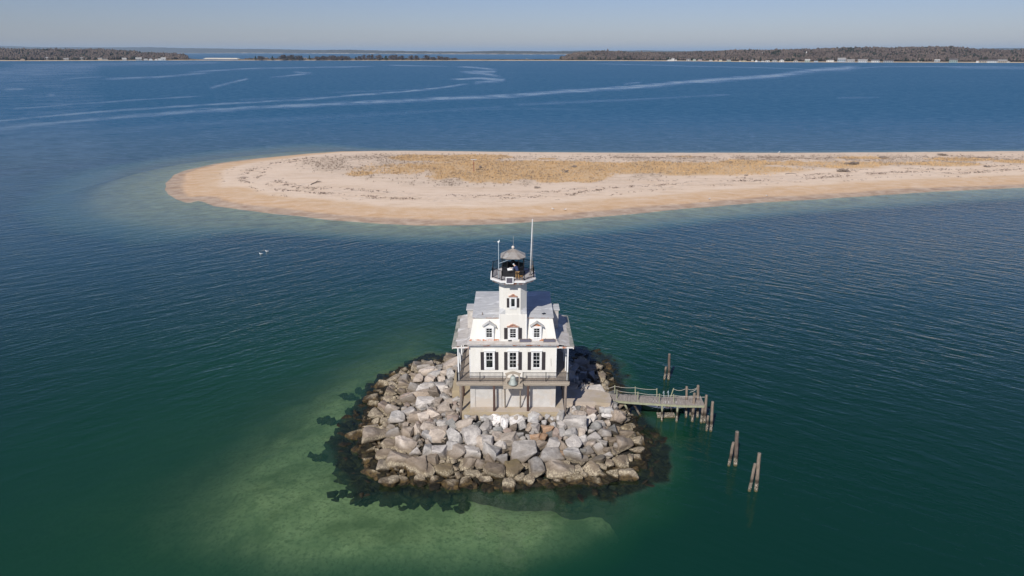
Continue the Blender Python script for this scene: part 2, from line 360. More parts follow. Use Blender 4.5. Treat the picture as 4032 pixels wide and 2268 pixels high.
SKIRT_PX = [(1678,1408),(1542,1468),(1482,1495),(1440,1530),(1410,1598),(1378,1660),(1325,1715),(1272,1780),(1300,1858),(1342,1920),(1415,1992),(1508,1965),(1595,1996),(1700,1992),(1766,2012),(1870,1958),(1950,1985),(2075,1992),(2160,1985),(2250,2012),(2335,1996),(2420,2030),(2510,2010),(2600,1960),(2680,1880),(2650,1790),(2620,1740),(2560,1650),(2500,1560),(2470,1470),(2430,1425),(2350,1395),(2260,1375)]
SKIRT = [atz(a, b, -.9) for a, b in SKIRT_PX]
def skirt_sd(x, y): return signed_dist(SKIRT, x, y) - .7 + (fbm(x/1.7, y/1.7, 3, 61)-.5)*2.6
def sea_depth(x, y):
    d = 6.5 - 5.4*shoal(x, y)
    sz, sd = sand_z(x, y)
    d = np.minimum(d, np.where(sd > -90, -sz, 99))
    mt = mound_t(x, y); d = np.minimum(d, np.where(mt < 3, -mound_z(x, y)+.4, 99))
    near_i = (np.abs(x) < 40) & (y > 40) & (y < 105); sk = np.full(np.shape(x), -9.0)
    if np.any(near_i): sk[near_i] = skirt_sd(x[near_i], y[near_i])
    w = sst(-.9, .5, sk); d = d*(1-w)+np.minimum(d, .34+.2*sst(3, 0, sk))*w
    return np.maximum(d, 0)

# ------------------------------------------------------------------ water surface
def slick_curve(pts, w):
    q = [atz(a, b, 0) for a, b in pts]
    az = np.array([math.atan2(p.x, p.y) for p in q]); ld = np.array([math.log(p.xy.length) for p in q])
    wd = np.array([ (w[0]+(w[1]-w[0])*i/(len(pts)-1)) * q[i].xy.length/(H*3010) for i in range(len(pts))])
    k = np.argsort(az); return az[k], ld[k], wd[k]
SLICKS = [(slick_curve(p, w), s) for p, w, s in (
 ([(-600,530),(0,504),(783,437),(1565,398),(2016,376),(2486,343),(2799,316),(3033,300),(3230,274),(3400,263)], (8, 7), 1.0),
 ([(-600,500),(0,476),(391,440),(783,414),(1174,393),(1565,363),(1722,347),(1860,328)], (4.5, 3.5), 1.0),
 ([(1860,328),(1990,314),(1995,308)], (5, 8), 1.0), ([(1760,312),(1900,309),(1990,312)], (3, 6), 1.0), ([(1795,280),(1900,289),(1985,303)], (5, 5), .9),
 ([(1850,283),(1960,282)], (6, 4), .9), ([(1780,262),(1880,266),(1970,277)], (2, 4), .9), ([(1500,256),(1780,262)], (1.5, 1.5), .8),
 ([(0,433),(470,398),(810,377)], (3.5, 2), .8), ([(383,312),(620,303),(845,286)], (4, 3), .8), ([(190,318),(330,305),(440,300)], (5, 2), .7),
 ([(720,286),(980,270),(1487,261)], (3, 2), .7), ([(820,348),(900,328),(985,308)], (5, 3), .75), ([(1040,307),(1120,300),(1240,286)], (2, 3), .8), ([(1150,282),(1235,289)], (4, 3), .7),
 ([(0,352),(60,351),(110,348)], (8, 4), .8), ([(175,375),(230,372)], (8, 5), .7), ([(-600,330),(0,290),(250,262),(420,258)], (40, 12), .55), ([(0,262),(500,250),(900,246)], (10, 3), .45),
 ([(-600,620),(0,548),(500,510),(900,482),(1500,450),(2000,420)], (16, 6), .28), ([(-600,680),(0,600),(700,545),(1200,490)], (12, 8), .18), ([(0,650),(600,575)], (9, 5), .15),
 ([(2000,414),(2500,392),(2900,372)], (7, 3), .4), ([(2450,333),(2530,323)], (4, 3), .5), ([(3230,276),(3500,262),(4032,262)], (2, 1.5), .6), ([(2330,250),(2700,260),(3200,272)], (1.5, 1.5), .6), ([(3290,385),(3470,384)], (4, 3), .35),
 ([(900,395),(1400,378)], (2.5, 2), .35), ([(1280,365),(1700,350)], (2, 2), .35), ([(1600,440),(2000,428),(2350,432)], (7, 4), .25), ([(3700,264),(4600,275)], (4, 6), .5))]
# rings of the grid get farther apart with distance; columns are finest ahead
_d = [6.0]
while _d[-1] < 70000: _d.append(_d[-1]*(1.0085 if _d[-1] < 6000 else 1.05))
_d = np.array(_d)
_a = np.concatenate([np.linspace(-80, -41, 60, endpoint=False), np.linspace(-41, 41, 760, endpoint=False), np.linspace(41, 80, 61)])*math.pi/180
AA, DD = np.meshgrid(_a, _d); WX, WY = DD*np.sin(AA), DD*np.cos(AA)
near = DD < 450
dep = np.full(WX.shape, 6.5)
dep[near] = sea_depth(WX[near], WY[near])
slick = np.zeros(WX.shape); LD = np.log(DD)
wob = (vnoise(WX/DD*40, LD*60, 2)-.5)
for (az, ld, wd), s in SLICKS:
    c = np.interp(AA, az, ld, left=1e3, right=1e3); w = np.interp(AA, az, wd)*(1+.0*AA)
    # width is relative: w in metres across divided by distance
    # ground distance across the band over its half width
    half = np.interp(AA, az, wd*np.exp(ld))
    g = np.abs(LD-c)*DD/np.maximum(half, .5) + wob*.9
    end = sst(0, .02, AA-az[0])*sst(0, .02, az[-1]-AA) if az[-1]-az[0] > .06 else sst(0, .006, AA-az[0])*sst(0, .006, az[-1]-AA)
    slick = np.maximum(slick, s*sst(1.5, .15, g)*end)
slick *= np.clip(.05+1.45*fbm(AA*70, LD*55, 4, 4), 0, 1)
# dark streaks west of the sand tip
dark = np.zeros(WX.shape)
for pts, w in (([(-200,700),(60,672),(330,645),(700,618),(1080,600),(1300,588)], (13, 5)), ([(0,760),(150,748),(260,735)], (3, 2)), ([(0,800),(230,785),(360,768)], (3, 2)), ([(150,850),(250,820)], (3, 2)), ([(-200,880),(100,850),(250,835)], (4, 2)),
               ([(1350,935),(1650,912),(1900,912),(2150,905),(2350,885),(2700,860)], (5, 4))):
    az, ld, wd = slick_curve(pts, w); c = np.interp(AA, az, ld, left=1e3, right=1e3); half = np.interp(AA, az, wd*np.exp(ld))
    g = np.abs(LD-c)*DD/np.maximum(half, .5) + (vnoise(AA*60, LD*45, 8)-.5)*1.6
    dark = np.maximum(dark, sst(1.3, .3, g)*sst(0, .03, AA-az[0])*sst(0, .03, az[-1]-AA))
def build_water():
    t = NT("sea_water"); p = t.pos(); dp = t.attr("depth"); sl = t.attr("slick"); dk = t.attr("streak")
    # the ripples: three trains of wavelets, crests lying across the wind
    xr = t.ramp(t.math('ADD', t.math('MULTIPLY', t.math('ADD', t.sep(p)[0], t.math('MULTIPLY', t.noise(p, .02, 2), 30.0)), 1/110.0), .40, clamp=True), [(.2, 0), (.75, 1)])
    hr = t.math('ADD', t.noise(t.mapt(p, (5.5, 1.5, 1), -36), 1, 3, .5, .4), t.math('MULTIPLY', t.noise(t.mapt(p, (2.6, .8, 1), -28), 1, 2, .5, .3), .45))
    hl = t.math('ADD', t.noise(t.mapt(p, (6.5, 2.0, 1), 36), 1, 3, .5, .4), t.math('MULTIPLY', t.noise(t.mapt(p, (3.0, .9, 1), 44), 1, 2, .5, .3), .45))
    h = t.math('ADD', t.math('MULTIPLY', hr, t.math('MULTIPLY', xr, 1.0)), t.math('MULTIPLY', hl, t.math('SUBTRACT', .85, t.math('MULTIPLY', xr, .6))))
    h = t.math('ADD', h, t.math('MULTIPLY', t.noise(t.mapt(p, (1.0, .5, 1), 10), 1, 3, .6, .3), .30))
    lee = t.ramp(t.math('MULTIPLY', t.sep(p)[1], .01, clamp=True), [(.42, .30), (.68, .5), (.95, 1)])
    lee = t.math('MULTIPLY', lee, t.ramp(t.math('MULTIPLY', dp, 1/6.5), [(0, .45), (.3, .6), (.8, 1)]))
    gust = t.ramp(t.noise(t.mapv(p, (.35, 1, 1), (0, 0, R(-15))), .018, 4, .6, .5), [(.3, .6), (.7, 1.25)])
    sh = t.math('SUBTRACT', 1.0, t.math('MULTIPLY', sl, .80), clamp=True)
    b = t.n("ShaderNodeBump", {'Height': h, 'Distance': WAVE_H, 'Strength': t.math('MULTIPLY', t.math('MULTIPLY', t.math('MULTIPLY', sh, gust), lee), .85)})
    # colour of the water body itself by depth
    body = t.ramp(t.math('MULTIPLY', dp, 1/6.5), [(0, (.010, .018, .012)), (.09, (.016, .032, .020)), (.22, (.036, .102, .058)), (.55, (.013, .060, .030)), (.88, (.0050, .040, .0205)), (1, (.0032, .030, .0205))])
    body = t.mix(t.ramp(t.noise(t.mapv(p, (.5, 1, 1), (0, 0, R(20))), .02, 4, .6), [(.35, 0), (.7, .5)]), body, (.0030, .026, .019))
    body = t.mix(t.math('MULTIPLY', dk, .8), body, (.002, .018, .022))
    yy = t.math('MULTIPLY', t.sep(p)[1], 1/900.0, clamp=True)
    body = t.mix(t.ramp(yy, [(.08, 0), (.20, .35), (.5, .95)], 'EASE'), body, (.0060, .084, .172))     # open sound: body colour shifts to blue with distance
    tq = t.math('MULTIPLY', t.ramp(t.math('MULTIPLY', dp, 1/6.5), [(0, .1), (.10, .7), (.35, .5), (.95, 0)]), t.ramp(t.math('MULTIPLY', t.sep(p)[1], .005, clamp=True), [(.5, 0), (.72, 1)]))
    body = t.mix(tq, body, (.085, .175, .175))
    dif = t.n("ShaderNodeBsdfDiffuse", {'Color': body})
    tr = t.n("ShaderNodeBsdfTransparent", {'Color': (.76, .93, .78, 1)})
    op = t.math('SUBTRACT', 1.0, t.math('POWER', 2.718, t.math('MULTIPLY', dp, -.36)), clamp=True)
    op = t.ramp(op, [(0, 0.03), (.45, .42), (.80, .93), (.89, 1)])
    mb = t.n("ShaderNodeMixShader", {0: op, 1: tr.outputs[0], 2: dif.outputs[0]})
    opn = t.math('MULTIPLY', t.ramp(t.math('MULTIPLY', t.sep(p)[1], 1/900.0, clamp=True), [(.06, 0), (.6, 1)], 'EASE'), sh)
    rg = t.math('ADD', .06, t.math('MULTIPLY', opn, .26)); rf_ = t.math('SUBTRACT', REFL, t.math('MULTIPLY', opn, REFL*.74))  # reflection weakened with distance to imitate steep wave faces
    facet_glint = t.ramp(t.noise(t.mapt(p, (9, 3.5, 1), -20), 1, 5, .75, .3), [(.34, .45), (.5, 1), (.66, 1.6)])  # glints of wave facets painted as noise in the reflection strength
    rf_ = t.math('MULTIPLY', rf_, t.math('ADD', t.math('MULTIPLY', t.math('SUBTRACT', facet_glint, 1.0), t.math('MULTIPLY', opn, sh)), 1.0))
    gl = t.n("ShaderNodeBsdfGlossy", {'Roughness': rg, 'Normal': b.outputs[0], 'Color': (1, 1, 1, 1)})
    cs = t.n("ShaderNodeVectorMath", {0: b.outputs[0], 1: t.n("ShaderNodeNewGeometry").outputs['Incoming']}, operation='DOT_PRODUCT').outputs['Value']
    sch = t.math('ADD', t.math('MULTIPLY', t.math('POWER', t.math('SUBTRACT', 1.0, t.math('ABSOLUTE', cs), clamp=True), 5.0), .98), .02)   # water reflectance by angle
    fo = t.math('MULTIPLY', sch, rf_, clamp=True)
    ms = t.n("ShaderNodeMixShader", {0: fo, 1: mb.outputs[0], 2: gl.outputs[0]})
    t.t.links.new(ms.outputs[0], t.out.inputs[0]); return t.m
WAVE_H, REFL = .30, 1.0
V = np.stack([WX, WY, np.zeros_like(WX)], -1).reshape(-1, 3)
water = fast_mesh("water", V, grid_faces(*WX.shape), [build_water()], {'depth': dep.ravel(), 'slick': slick.ravel(), 'streak': dark.ravel()}, True)
tag(water, "deep green to blue sea water with smooth pale slicks", kind='structure')

# ------------------------------------------------------------------ sea floor under the clear shallows
gx, gy = np.meshgrid(np.arange(-75, 75.1, .75), np.arange(25, 145.1, .75))
gz = -(6.5 - 5.4*shoal(gx, gy)) + (fbm(gx/2.2, gy/2.2, 3, 21)-.5)*.25
t = NT("sea_floor_sand"); p = t.pos()
c = t.mix(t.ramp(t.noise(t.mapv(p, (.8, 1.3, 1), (0, 0, .6)), .6, 5, .6, .5), [(.30, 0), (.75, .8)]), (.44, .44, .27), (.25, .28, .16))
c = t.mix(t.ramp(t.noise(p, 2.6, 5, .75), [(.48, 0), (.64, .6)]), c, (.08, .10, .05))
c = t.mix(t.ramp(t.noise(p, .22, 4, .6), [(.46, 0), (.66, .7)]), c, (.12, .15, .075))
mf = t.bsdf(c, .9, 0, t.bump(t.noise(p, 3, 5), .4, .05), .1)
sf = fast_mesh("seabed", np.stack([gx, gy, gz], -1).reshape(-1, 3), grid_faces(*gx.shape), [mf], None, True)
tag(sf, "sandy green sea floor seen through clear shallows", kind='structure')

# ------------------------------------------------------------------ the sand spit
gx, gy = np.meshgrid(np.arange(-160, 470.1, 1.2), np.arange(140, 330.1, 1.0))
gz, gd = sand_z(gx, gy)
VEG_PX = [(1160,636),(1200,618),(1500,606),(2016,612),(2600,613),(3300,613),(4032,612),(5200,604),(5200,640),(4032,653),(3622,660),(3267,667),(3053,681),(2770,696),(2555,710),(2314,724),(2118,731),(1986,741),(1722,741),(1577,728),(1445,715),(1326,698),(1168,665)]
VEG = [atz(a, b, 1.5) for a, b in VEG_PX]
GOLD = []
for px, py, w, h, a in ((2000,668,1000,40,.85),(2650,668,1000,24,.85),(1560,672,520,30,.5),(3300,650,900,12,.6),(1900,690,480,38,1),(1760,668,150,22,1),(1650,625,260,14,.9),(1900,622,300,14,.95),(2150,690,330,30,1),(1420,688,120,10,.9),(1560,680,90,12,.6),(2300,700,160,20,.9),(2600,655,260,18,1),(2850,672,260,20,1),(2950,648,210,12,1),(3130,643,90,8,.9),(2450,668,140,20,1),(3400,625,230,5,.9),(3700,650,330,7,.9),(3350,662,260,7,.8),(3800,632,260,7,.9),(4000,640,200,8,.8),(4500,630,400,9,.8),(2150,630,120,5,.6),(2700,622,160,3,.6)):
    a0 = atz(px-w/2, py, 1.5); a1 = atz(px+w/2, py, 1.5); b0 = atz(px, py+h, 1.5); b1 = atz(px, py-h, 1.5)
    GOLD.append(((a0.x+a1.x)/2, (b0.y+b1.y)/2, abs(a1.x-a0.x)/2, abs(b1.y-b0.y)/2, a))
def veg_density(x, y):
    d = signed_dist(VEG, x, y); base = sst(-3, 7, d)
    n = fbm(x/9, y/13, 4, 31); nb = fbm(x/26, y/17, 4, 35)
    g = 0
    for cx, cy, rx, ry, a in GOLD: g = np.maximum(g, a*sst(1.35, .6, np.hypot((x-cx)/rx, (y-cy)/ry) + (nb-.5)*1.5+(n-.5)*.5))
    g = sst(.34, .62, g*(.38+1.1*nb))*(.75+.5*n)
    return base*np.clip(.22 + .55*sst(.45, .62, n), 0, 1), g*sst(-4, 3, d)
vs, vg = veg_density(gx, gy)
t = NT("beach_sand"); p = t.pos(); e = t.attr("edge"); vgd = t.attr("veg"); sp = t.attr("sparse")
pn = t.noise(t.mapv(p, (1, 2, 1)), .22, 6, .7, .5)
ee = t.math('ADD', e, t.math('MULTIPLY', t.math('SUBTRACT', t.noise(p, .045, 4, .6), .5), t.math('MULTIPLY', t.math('MULTIPLY', e, .12, clamp=True), 9.0)))
c = t.ramp(t.math('MULTIPLY', ee, 1/50.0, clamp=True), [(0, (.25, .18, .135)), (.07, (.30, .21, .15)), (.10, (.50, .32, .18)), (.27, (.55, .375, .225)), (.33, (.64, .50, .375)), (.6, (.64, .50, .38)), (1, (.62, .49, .375))])
c = t.mix(t.ramp(pn, [(.35, 0), (.7, .55)]), c, (.70, .58, .47))
c = t.mix(t.math('MULTIPLY', t.ramp(t.noise(t.mapv(p, (.25, 1.2, 1)), .35, 6, .75), [(.5, 0), (.62, 1)]), .35), c, (.45, .31, .19))
wl = t.ramp(t.math('MULTIPLY', t.math('ADD', e, t.math('MULTIPLY', t.math('SUBTRACT', t.noise(p, .06, 3, .6), .5), 16.0)), 1/50.0, clamp=True), [(.40, 0), (.47, 1), (.50, .2), (.56, .9), (.62, 0)])
c = t.mix(t.math('MULTIPLY', wl, t.ramp(t.noise(t.mapv(p, (.5, 1.6, 1)), .9, 6, .8), [(.52, 0), (.62, .75)])), c, (.20, .16, .14))
c = t.mix(t.math('MULTIPLY', sp, t.ramp(t.noise(p, .8, 5, .7), [(.42, .2), (.6, 1)])), c, (.30, .235, .175))
c = t.mix(t.math('MULTIPLY', vgd, t.ramp(t.noise(p, .9, 5, .7), [(.35, .75), (.62, 1)])), c, (.50, .34, .185))
ms = t.bsdf(c, .9, 0, t.bump(t.noise(p, 1.1, 7, .75), .7, .22), .1)
beach = fast_mesh("sandbar", np.stack([gx, gy, gz], -1).reshape(-1, 3), grid_faces(*gx.shape), [ms], {'edge': (gd+14*sst(-6, 8, gy-np.interp(gx, _mx, _my))*sst(-90, -40, gx)*sst(-1, 1, gd)).ravel(), 'veg': vg.ravel(), 'sparse': vs.ravel()}, True)
tag(beach, "long pale sand spit with a wet brown waterline", kind='structure')

# dry grass on the spit
rs = np.random.RandomState(4)
def mat_grass(name, a, b):
    t = NT(name); oi = t.noise(t.pos(), .12, 5, .7)
    return t.bsdf(t.mix(t.ramp(oi, [(.35, 0), (.65, 1)]), a, b), .9, 0, None, .1)
def tufts(name, n, dens, blades, hh, mat, label, spread=.35, wide=.10):
    x = rs.uniform(-130, 440, n); y = rs.uniform(185, 300, n)
    keep = rs.rand(n) < dens(x, y); x, y = x[keep], y[keep]; z, _ = sand_z(x, y); m = len(x)
    xb = np.repeat(x, blades); yb = np.repeat(y, blades); zb = np.repeat(z, blades); k = len(xb)
    an = rs.uniform(0, 6.283, k); r = rs.uniform(0, spread, k); bx, by = xb+r*np.cos(an), yb+r*np.sin(an)
    wa = rs.uniform(0, 3.14, k); ht = hh*rs.uniform(.5, 1.25, k); ln = rs.uniform(.0, .5, k)*ht
    A = np.stack([bx-wide*np.cos(wa), by-wide*np.sin(wa), zb-.05], -1); B = np.stack([bx+wide*np.cos(wa), by+wide*np.sin(wa), zb-.05], -1)
    Cc = np.stack([bx+ln*np.cos(an)+.15*ht, by+ln*np.sin(an), zb+ht], -1)
    vv = np.stack([A, B, Cc], 1).reshape(-1, 3); ff = np.arange(len(vv)).reshape(-1, 3)
    o = fast_mesh(name, vv, ff, [mat]); tag(o, label, name.replace('_', ' '), kind='stuff'); return o
tufts("beach_grass", 60000, lambda x, y: veg_density(x, y)[1]*.80, 5, .50, mat_grass("golden_beach_grass", (.55, .375, .20), (.42, .29, .165)), "dry golden beach grass covering the middle of the sand spit", .4, .11)
tufts("dead_scrub", 60000, lambda x, y: veg_density(x, y)[0]*.55, 5, .42, mat_grass("grey_scrub", (.26, .20, .155), (.17, .13, .11)), "sparse grey dead stalks scattered over the pale sand", .5, .09)
def wrack(x, y):
    _, d = sand_z(x, y); w = d + (fbm(x/22, y/22, 2, 12)-.5)*8
    nn = fbm(x/6, y/3, 3, 77)
    return (np.exp(-((w-23)/1.2)**2)*.8 + np.exp(-((w-28)/1.3)**2)*.5 + np.exp(-((w-17)/1.0)**2)*.15)*(y < 262)*sst(.42, .6, nn)
tufts("beach_wrack", 150000, wrack, 5, .20, mat_grass("dark_wrack", (.12, .09, .075), (.20, .15, .13)), "broken lines of dark dried seaweed along the beach", .6, .16)

# ------------------------------------------------------------------ far land, woods and hills
def row_z(py, d): return H + (202-py)*d/3010.0
TOPS = [(-900,196),(0,193),(200,195),(300,196),(400,195),(480,200),(580,207),(660,210),(718,212),(740,220),(775,226),(810,233),(1000,235),(2150,236),(2185,229),(2220,222),(2262,208),(2300,207),(2350,201),(2420,203),(2500,207),(2560,207),(2650,208),(2780,204),(2850,200),(2930,198),(3000,198),(3200,195),(3330,190),(3400,189),(3500,190),(3600,188),(3740,187),(3790,190),(3830,196),(3950,198),(4032,198),(5000,196)]
SHORE = [(-900,236),(0,240),(160,240),(420,239),(650,238),(1000,238),(1600,238.6),(2016,239),(2300,239),(2700,241),(3000,244.5),(3200,245.5),(4032,247.5),(5000,250)]
def az_of(px): return math.atan2((px-2016)/FPX, math.cos(TH)+ (1134-202)/FPX*math.sin(TH))
t_az = np.array([az_of(a) for a, _ in TOPS]); t_row = np.array([b for _, b in TOPS], float)
s_az = np.array([az_of(a) for a, _ in SHORE]); s_d = np.array([atz(a, b, 0).xy.length for a, b in SHORE])
def col(px): return np.array([az_of(q) for q in np.atleast_1d(px)])
def wide_at(a):   # land depth behind the shore
    pxs = [-900, 600, 740, 800, 1000, 1750, 1800, 2160, 2260, 2500, 5000]; w = [1800, 1500, 700, 90, 150, 130, 60, 80, 700, 1500, 2200]
    return np.interp(a, col(pxs), w)
def land_z(a, d):
    s = np.interp(a, s_az, s_d); w = wide_at(a); u = (d-s)/w
    top = H + (202-np.interp(a, t_az, t_row))*(s+w*.62)/3010 - 11
    top = np.maximum(top, 2.2)
    bank = 2.4*sst(0, 45, d-s)
    z = bank + np.maximum(top-2.2, 0)*sst(.07, .62, u)*(.93+.14*fbm(a*70, d/260, 3, 6))
    return np.where(u > 1, z-(u-1)*w*.2, z)
aa = np.linspace(az_of(-900), az_of(4950), 700); uu = np.concatenate([[-.03, 0], np.linspace(.004, .05, 8), np.linspace(.06, 1.06, 34)])
A2, U2 = np.meshgrid(aa, uu); S2 = np.interp(A2, s_az, s_d); W2 = wide_at(A2); D2 = S2+U2*W2
D2[0] = S2[0]-25; Z2 = land_z(A2, D2); Z2[0] = -2; Z2[-1] = -3
t = NT("far_shore_ground"); p = t.pos(); e = t.attr("inland")
c = t.ramp(t.math('MULTIPLY', e, 1/120.0, clamp=True), [(0, (.55, .42, .28)), (.30, (.58, .45, .31)), (.36, (.30, .22, .13)), (.5, (.16, .125, .08)), (1, (.085, .068, .055))])
c = t.mix(t.ramp(t.noise(p, .02, 5, .7), [(.4, 0), (.7, .5)]), c, (.12, .10, .06))
land = fast_mesh("far_shore", np.stack([D2*np.sin(A2), D2*np.cos(A2), Z2], -1).reshape(-1, 3), grid_faces(*A2.shape), [t.bsdf(c, .95, 0, None, .1)], {'inland': (D2-S2).ravel()}, True)
tag(land, "low wooded shore across the sound with a strip of beach", kind='structure')
# hills of the far coast
def hill_strip(name, pts, base, dist_f, col_, label):
    az = np.array([az_of(a) for a, _ in pts]); tr = np.array([b for _, b in pts], float)
    a = np.linspace(az_of(-1200), az_of(5200), 1100); d0 = dist_f(a)
    tz = H + (202-(np.interp(a, az, tr)))*d0*1.12/3010; tz = tz + (fbm(a*160, a*0, 3, 40)-.5)*9*d0/15000 + (vnoise(a*1100, a*0, 5)-.5)*3*d0/15000
    rows = []
    for u, f in ((-.004, -.03), (0, .0), (.0015, .10), (.04, .30), (.12, 1.0), (.3, .8)):
        d = d0*(1+u); z = np.where(f <= 0, f*60, f*np.maximum(tz, 12)); rows.append(np.stack([d*np.sin(a), d*np.cos(a), z], -1))
    V = np.array(rows); t = NT(name+"_mat"); p = t.pos(); z = t.sep(p)[2]
    cc = t.mix(t.ramp(t.noise(t.mapv(p, (1, 1, 6)), .004, 5, .7), [(.4, 0), (.65, 1)]), col_, tuple(q*.6 for q in col_))
    cc = t.mix(t.math('MULTIPLY', t.ramp(t.math('MULTIPLY', z, .02), [(.0, 1), (.22, 0)]), t.ramp(t.noise(p, .005, 4, .7), [(.45, .2), (.55, 1)])), cc, (.55, .48, .38))
    o = fast_mesh(name, V.reshape(-1, 3), grid_faces(len(rows), len(a)), [t.bsdf(cc, .95, 0, None, .1)], None, True)
    tag(o, label, kind='structure'); return o
ds = lambda pts: (lambda a: np.interp(a, np.array([az_of(q[0]) for q in pts]), np.array([H*3010/(q[1]-202) for q in pts])))
hill_strip("hills", [(-1200,184),(0,184.5),(85,186),(130,188),(400,188.5),(600,187.5),(700,190),(1000,193.5),(1100,194.5),(1250,197),(1380,196),(1500,199.5),(1650,201.5),(1800,203),(1900,202),(2000,202),(2200,203),(2500,203),(3000,204),(5200,204)], 0,
  ds([(-1200,206.5),(0,206.8),(600,207.6),(1000,209),(1400,211),(1800,213),(2100,214),(2300,214.5),(5200,214)]), (.075, .07, .055), "long low wooded coast on the horizon fading to blue")
hill_strip("hills.001", [(-1200,205),(1700,205),(1850,202.5),(1950,200),(2016,200),(2150,202),(2250,200),(2330,198.3),(2420,200),(2480,200),(2520,198),(2600,199),(2700,200.5),(2850,198.5),(3000,197.5),(3160,194.5),(3300,196),(3800,194),(3950,191.5),(4032,191.5),(5200,193)], 0,
  lambda a: np.full(a.shape, 17500.0), (.06, .06, .05), "faint blue hills farther along the horizon")
# ------------------------------------------------------------------ woods, trees and houses of the far shore
def on_land(px, row):
    a = az_of(px); s = float(np.interp(a, s_az, s_d)); w = float(wide_at(a)); d = s+6
    while d < s+w*.9:
        z = float(land_z(np.array(a), np.array(d)))
        if 202+(H-z)*3010/d <= row: break
        d += 6
    z = float(land_z(np.array(a), np.array(d))); return Vector((d*math.sin(a), d*math.cos(a), z)), d
def ico(sub):
    bm = bmesh.new(); bmesh.ops.create_icosphere(bm, subdivisions=sub, radius=1)
    v = np.array([q.co[:] for q in bm.verts]); f = np.array([[w.index for w in q.verts] for q in bm.faces]); bm.free(); return v, f
ICO1, ICF1 = ico(1); ICO2, ICF2 = ico(2)
def wood_mass():
    n = 30000; a = rs.uniform(az_of(-850), az_of(4900), n); u = .035 + rs.rand(n)**1.5*.80
    s = np.interp(a, s_az, s_d); w = wide_at(a); d = s+np.maximum(u*w, 46); z = land_z(a, d)
    hi = H+(202-np.interp(a, t_az, t_row))*(s+w*.6)/3010
    big = hi > 14
    # clearings behind the beach where houses stand
    clear = (fbm(a*130, u*9, 3, 55) < .44) & (u < .10)
    keep = (big & ~clear) | (~big & (rs.rand(n) < .75))
    keep &= ~((a > az_of(735)) & (a < az_of(935)))
    a, d, z, big = a[keep], d[keep], z[keep], big[keep]; m = len(a)
    r = np.where(big, rs.uniform(3.2, 6.6, m), rs.uniform(1.2, 3.2, m)); ht = np.where(big, rs.uniform(6, 11, m)+7*fbm(a*220, d/90, 2, 91)**2*2, rs.uniform(1.6, 4.0, m))
    spit = (a > az_of(960)) & (a < az_of(1800)); ht = np.where(spit, ht*np.where(rs.rand(m) < .35, 2.3, 1.2), ht)
    ever = (rs.rand(m) < .05+.22*((d-np.interp(a, s_az, s_d)) < 110)+.5*(fbm(a*150, d/150, 2, 66) > .68))
    vs_ = ICO1[None]*(1+rs.uniform(-.35, .35, (m, len(ICO1), 1)))
    X = vs_*np.stack([r, r, ht*.5], -1)[:, None]; X[:, :, 0] += (d*np.sin(a))[:, None]; X[:, :, 1] += (d*np.cos(a))[:, None]; X[:, :, 2] += (z+ht*.5)[:, None]
    F = (ICF1[None]+(np.arange(m)*len(ICO1))[:, None, None]).reshape(-1, 3)
    tone = np.repeat(np.where(ever, rs.uniform(.0, .12, m), np.clip(.25+.75*(.38*rs.rand(m)+.08+.9*(fbm(a*60, d/260, 3, 15)-.22)), .25, 1)), len(ICO1))
    t = NT("bare_wood"); e = t.attr("tone")
    c = t.ramp(e, [(0, (.018, .026, .014)), (.16, (.030, .036, .020)), (.24, (.058, .046, .040)), (.5, (.115, .088, .074)), (.8, (.155, .122, .102)), (.97, (.18, .135, .10)), (1, (.20, .13, .06))])
    c = t.mix(t.ramp(t.noise(t.pos(), .22, 4, .8), [(.42, .0), (.58, .7)]), c, (.045, .035, .032))
    o = fast_mesh("woodland", X.reshape(-1, 3), F, [t.bsdf(c, 1, 0, None, 0)], {'tone': tone})
    tag(o, "leafless brown woods covering the far shore", "woodland", kind='stuff')
wood_mass()
def mat_crown(name, a, b):
    t = NT(name); return t.bsdf(t.mix(t.ramp(t.noise(t.pos(), .3, 4, .8), [(.4, 0), (.6, 1)]), a, b), 1, 0, None, 0)
MC = [mat_crown("bare_crown", (.115, .09, .08), (.065, .052, .047)), mat_crown("evergreen_crown", (.020, .030, .016), (.035, .045, .022))]
MTR = mat_crown("tree_bark", (.09, .075, .065), (.05, .04, .035))
def tree_meshes(kind, seed):
    q = np.random.RandomState(seed); n = 420; out = []
    cl = q.normal(0, .42, (14, 3))*[1, 1, .8]; ci = q.randint(0, 14, n); c = cl[ci]+q.normal(0, .20, (n, 3))
    if kind == 1: zz = q.rand(n); rr = (1-zz)*.8*np.sqrt(q.rand(n)); an = q.uniform(0, 6.28, n); c = np.stack([rr*np.cos(an), rr*np.sin(an), zz*2-1], -1)
    c[:, 2] = c[:, 2]*.5+.62 if kind == 0 else c[:, 2]*.47+.53
    d1 = q.normal(0, .13, (n, 3)); d2 = q.normal(0, .13, (n, 3)); v = np.stack([c, c+d1, c+d2], 1).reshape(-1, 3)
    v[:, 2] = np.clip(v[:, 2], .10, 1.05)
    o = fast_mesh("crown", v, np.arange(len(v)).reshape(-1, 3), [MC[kind]]); crown = o.data; bpy.data.objects.remove(o)
    mb = MB(); mb.tube([(0,0,-.05), (.02,0,.4), (0,.03,.85)], [.045, .03, .008], 6)
    for k in range(5 if kind == 0 else 0):
        an = k*1.3+seed; mb.tube([(0,0,.3+.07*k), (.5*math.cos(an), .5*math.sin(an), .62+.06*k)], [.02, .005], 4)
    o = mb.build("trunk", MTR); tr = o.data; bpy.data.objects.remove(o); return crown, tr
TM = [tree_meshes(0, 1), tree_meshes(0, 2), tree_meshes(0, 3), tree_meshes(1, 4)]
ORD = "first second third fourth fifth sixth seventh eighth ninth tenth eleventh twelfth thirteenth fourteenth fifteenth sixteenth seventeenth eighteenth nineteenth twentieth".split()
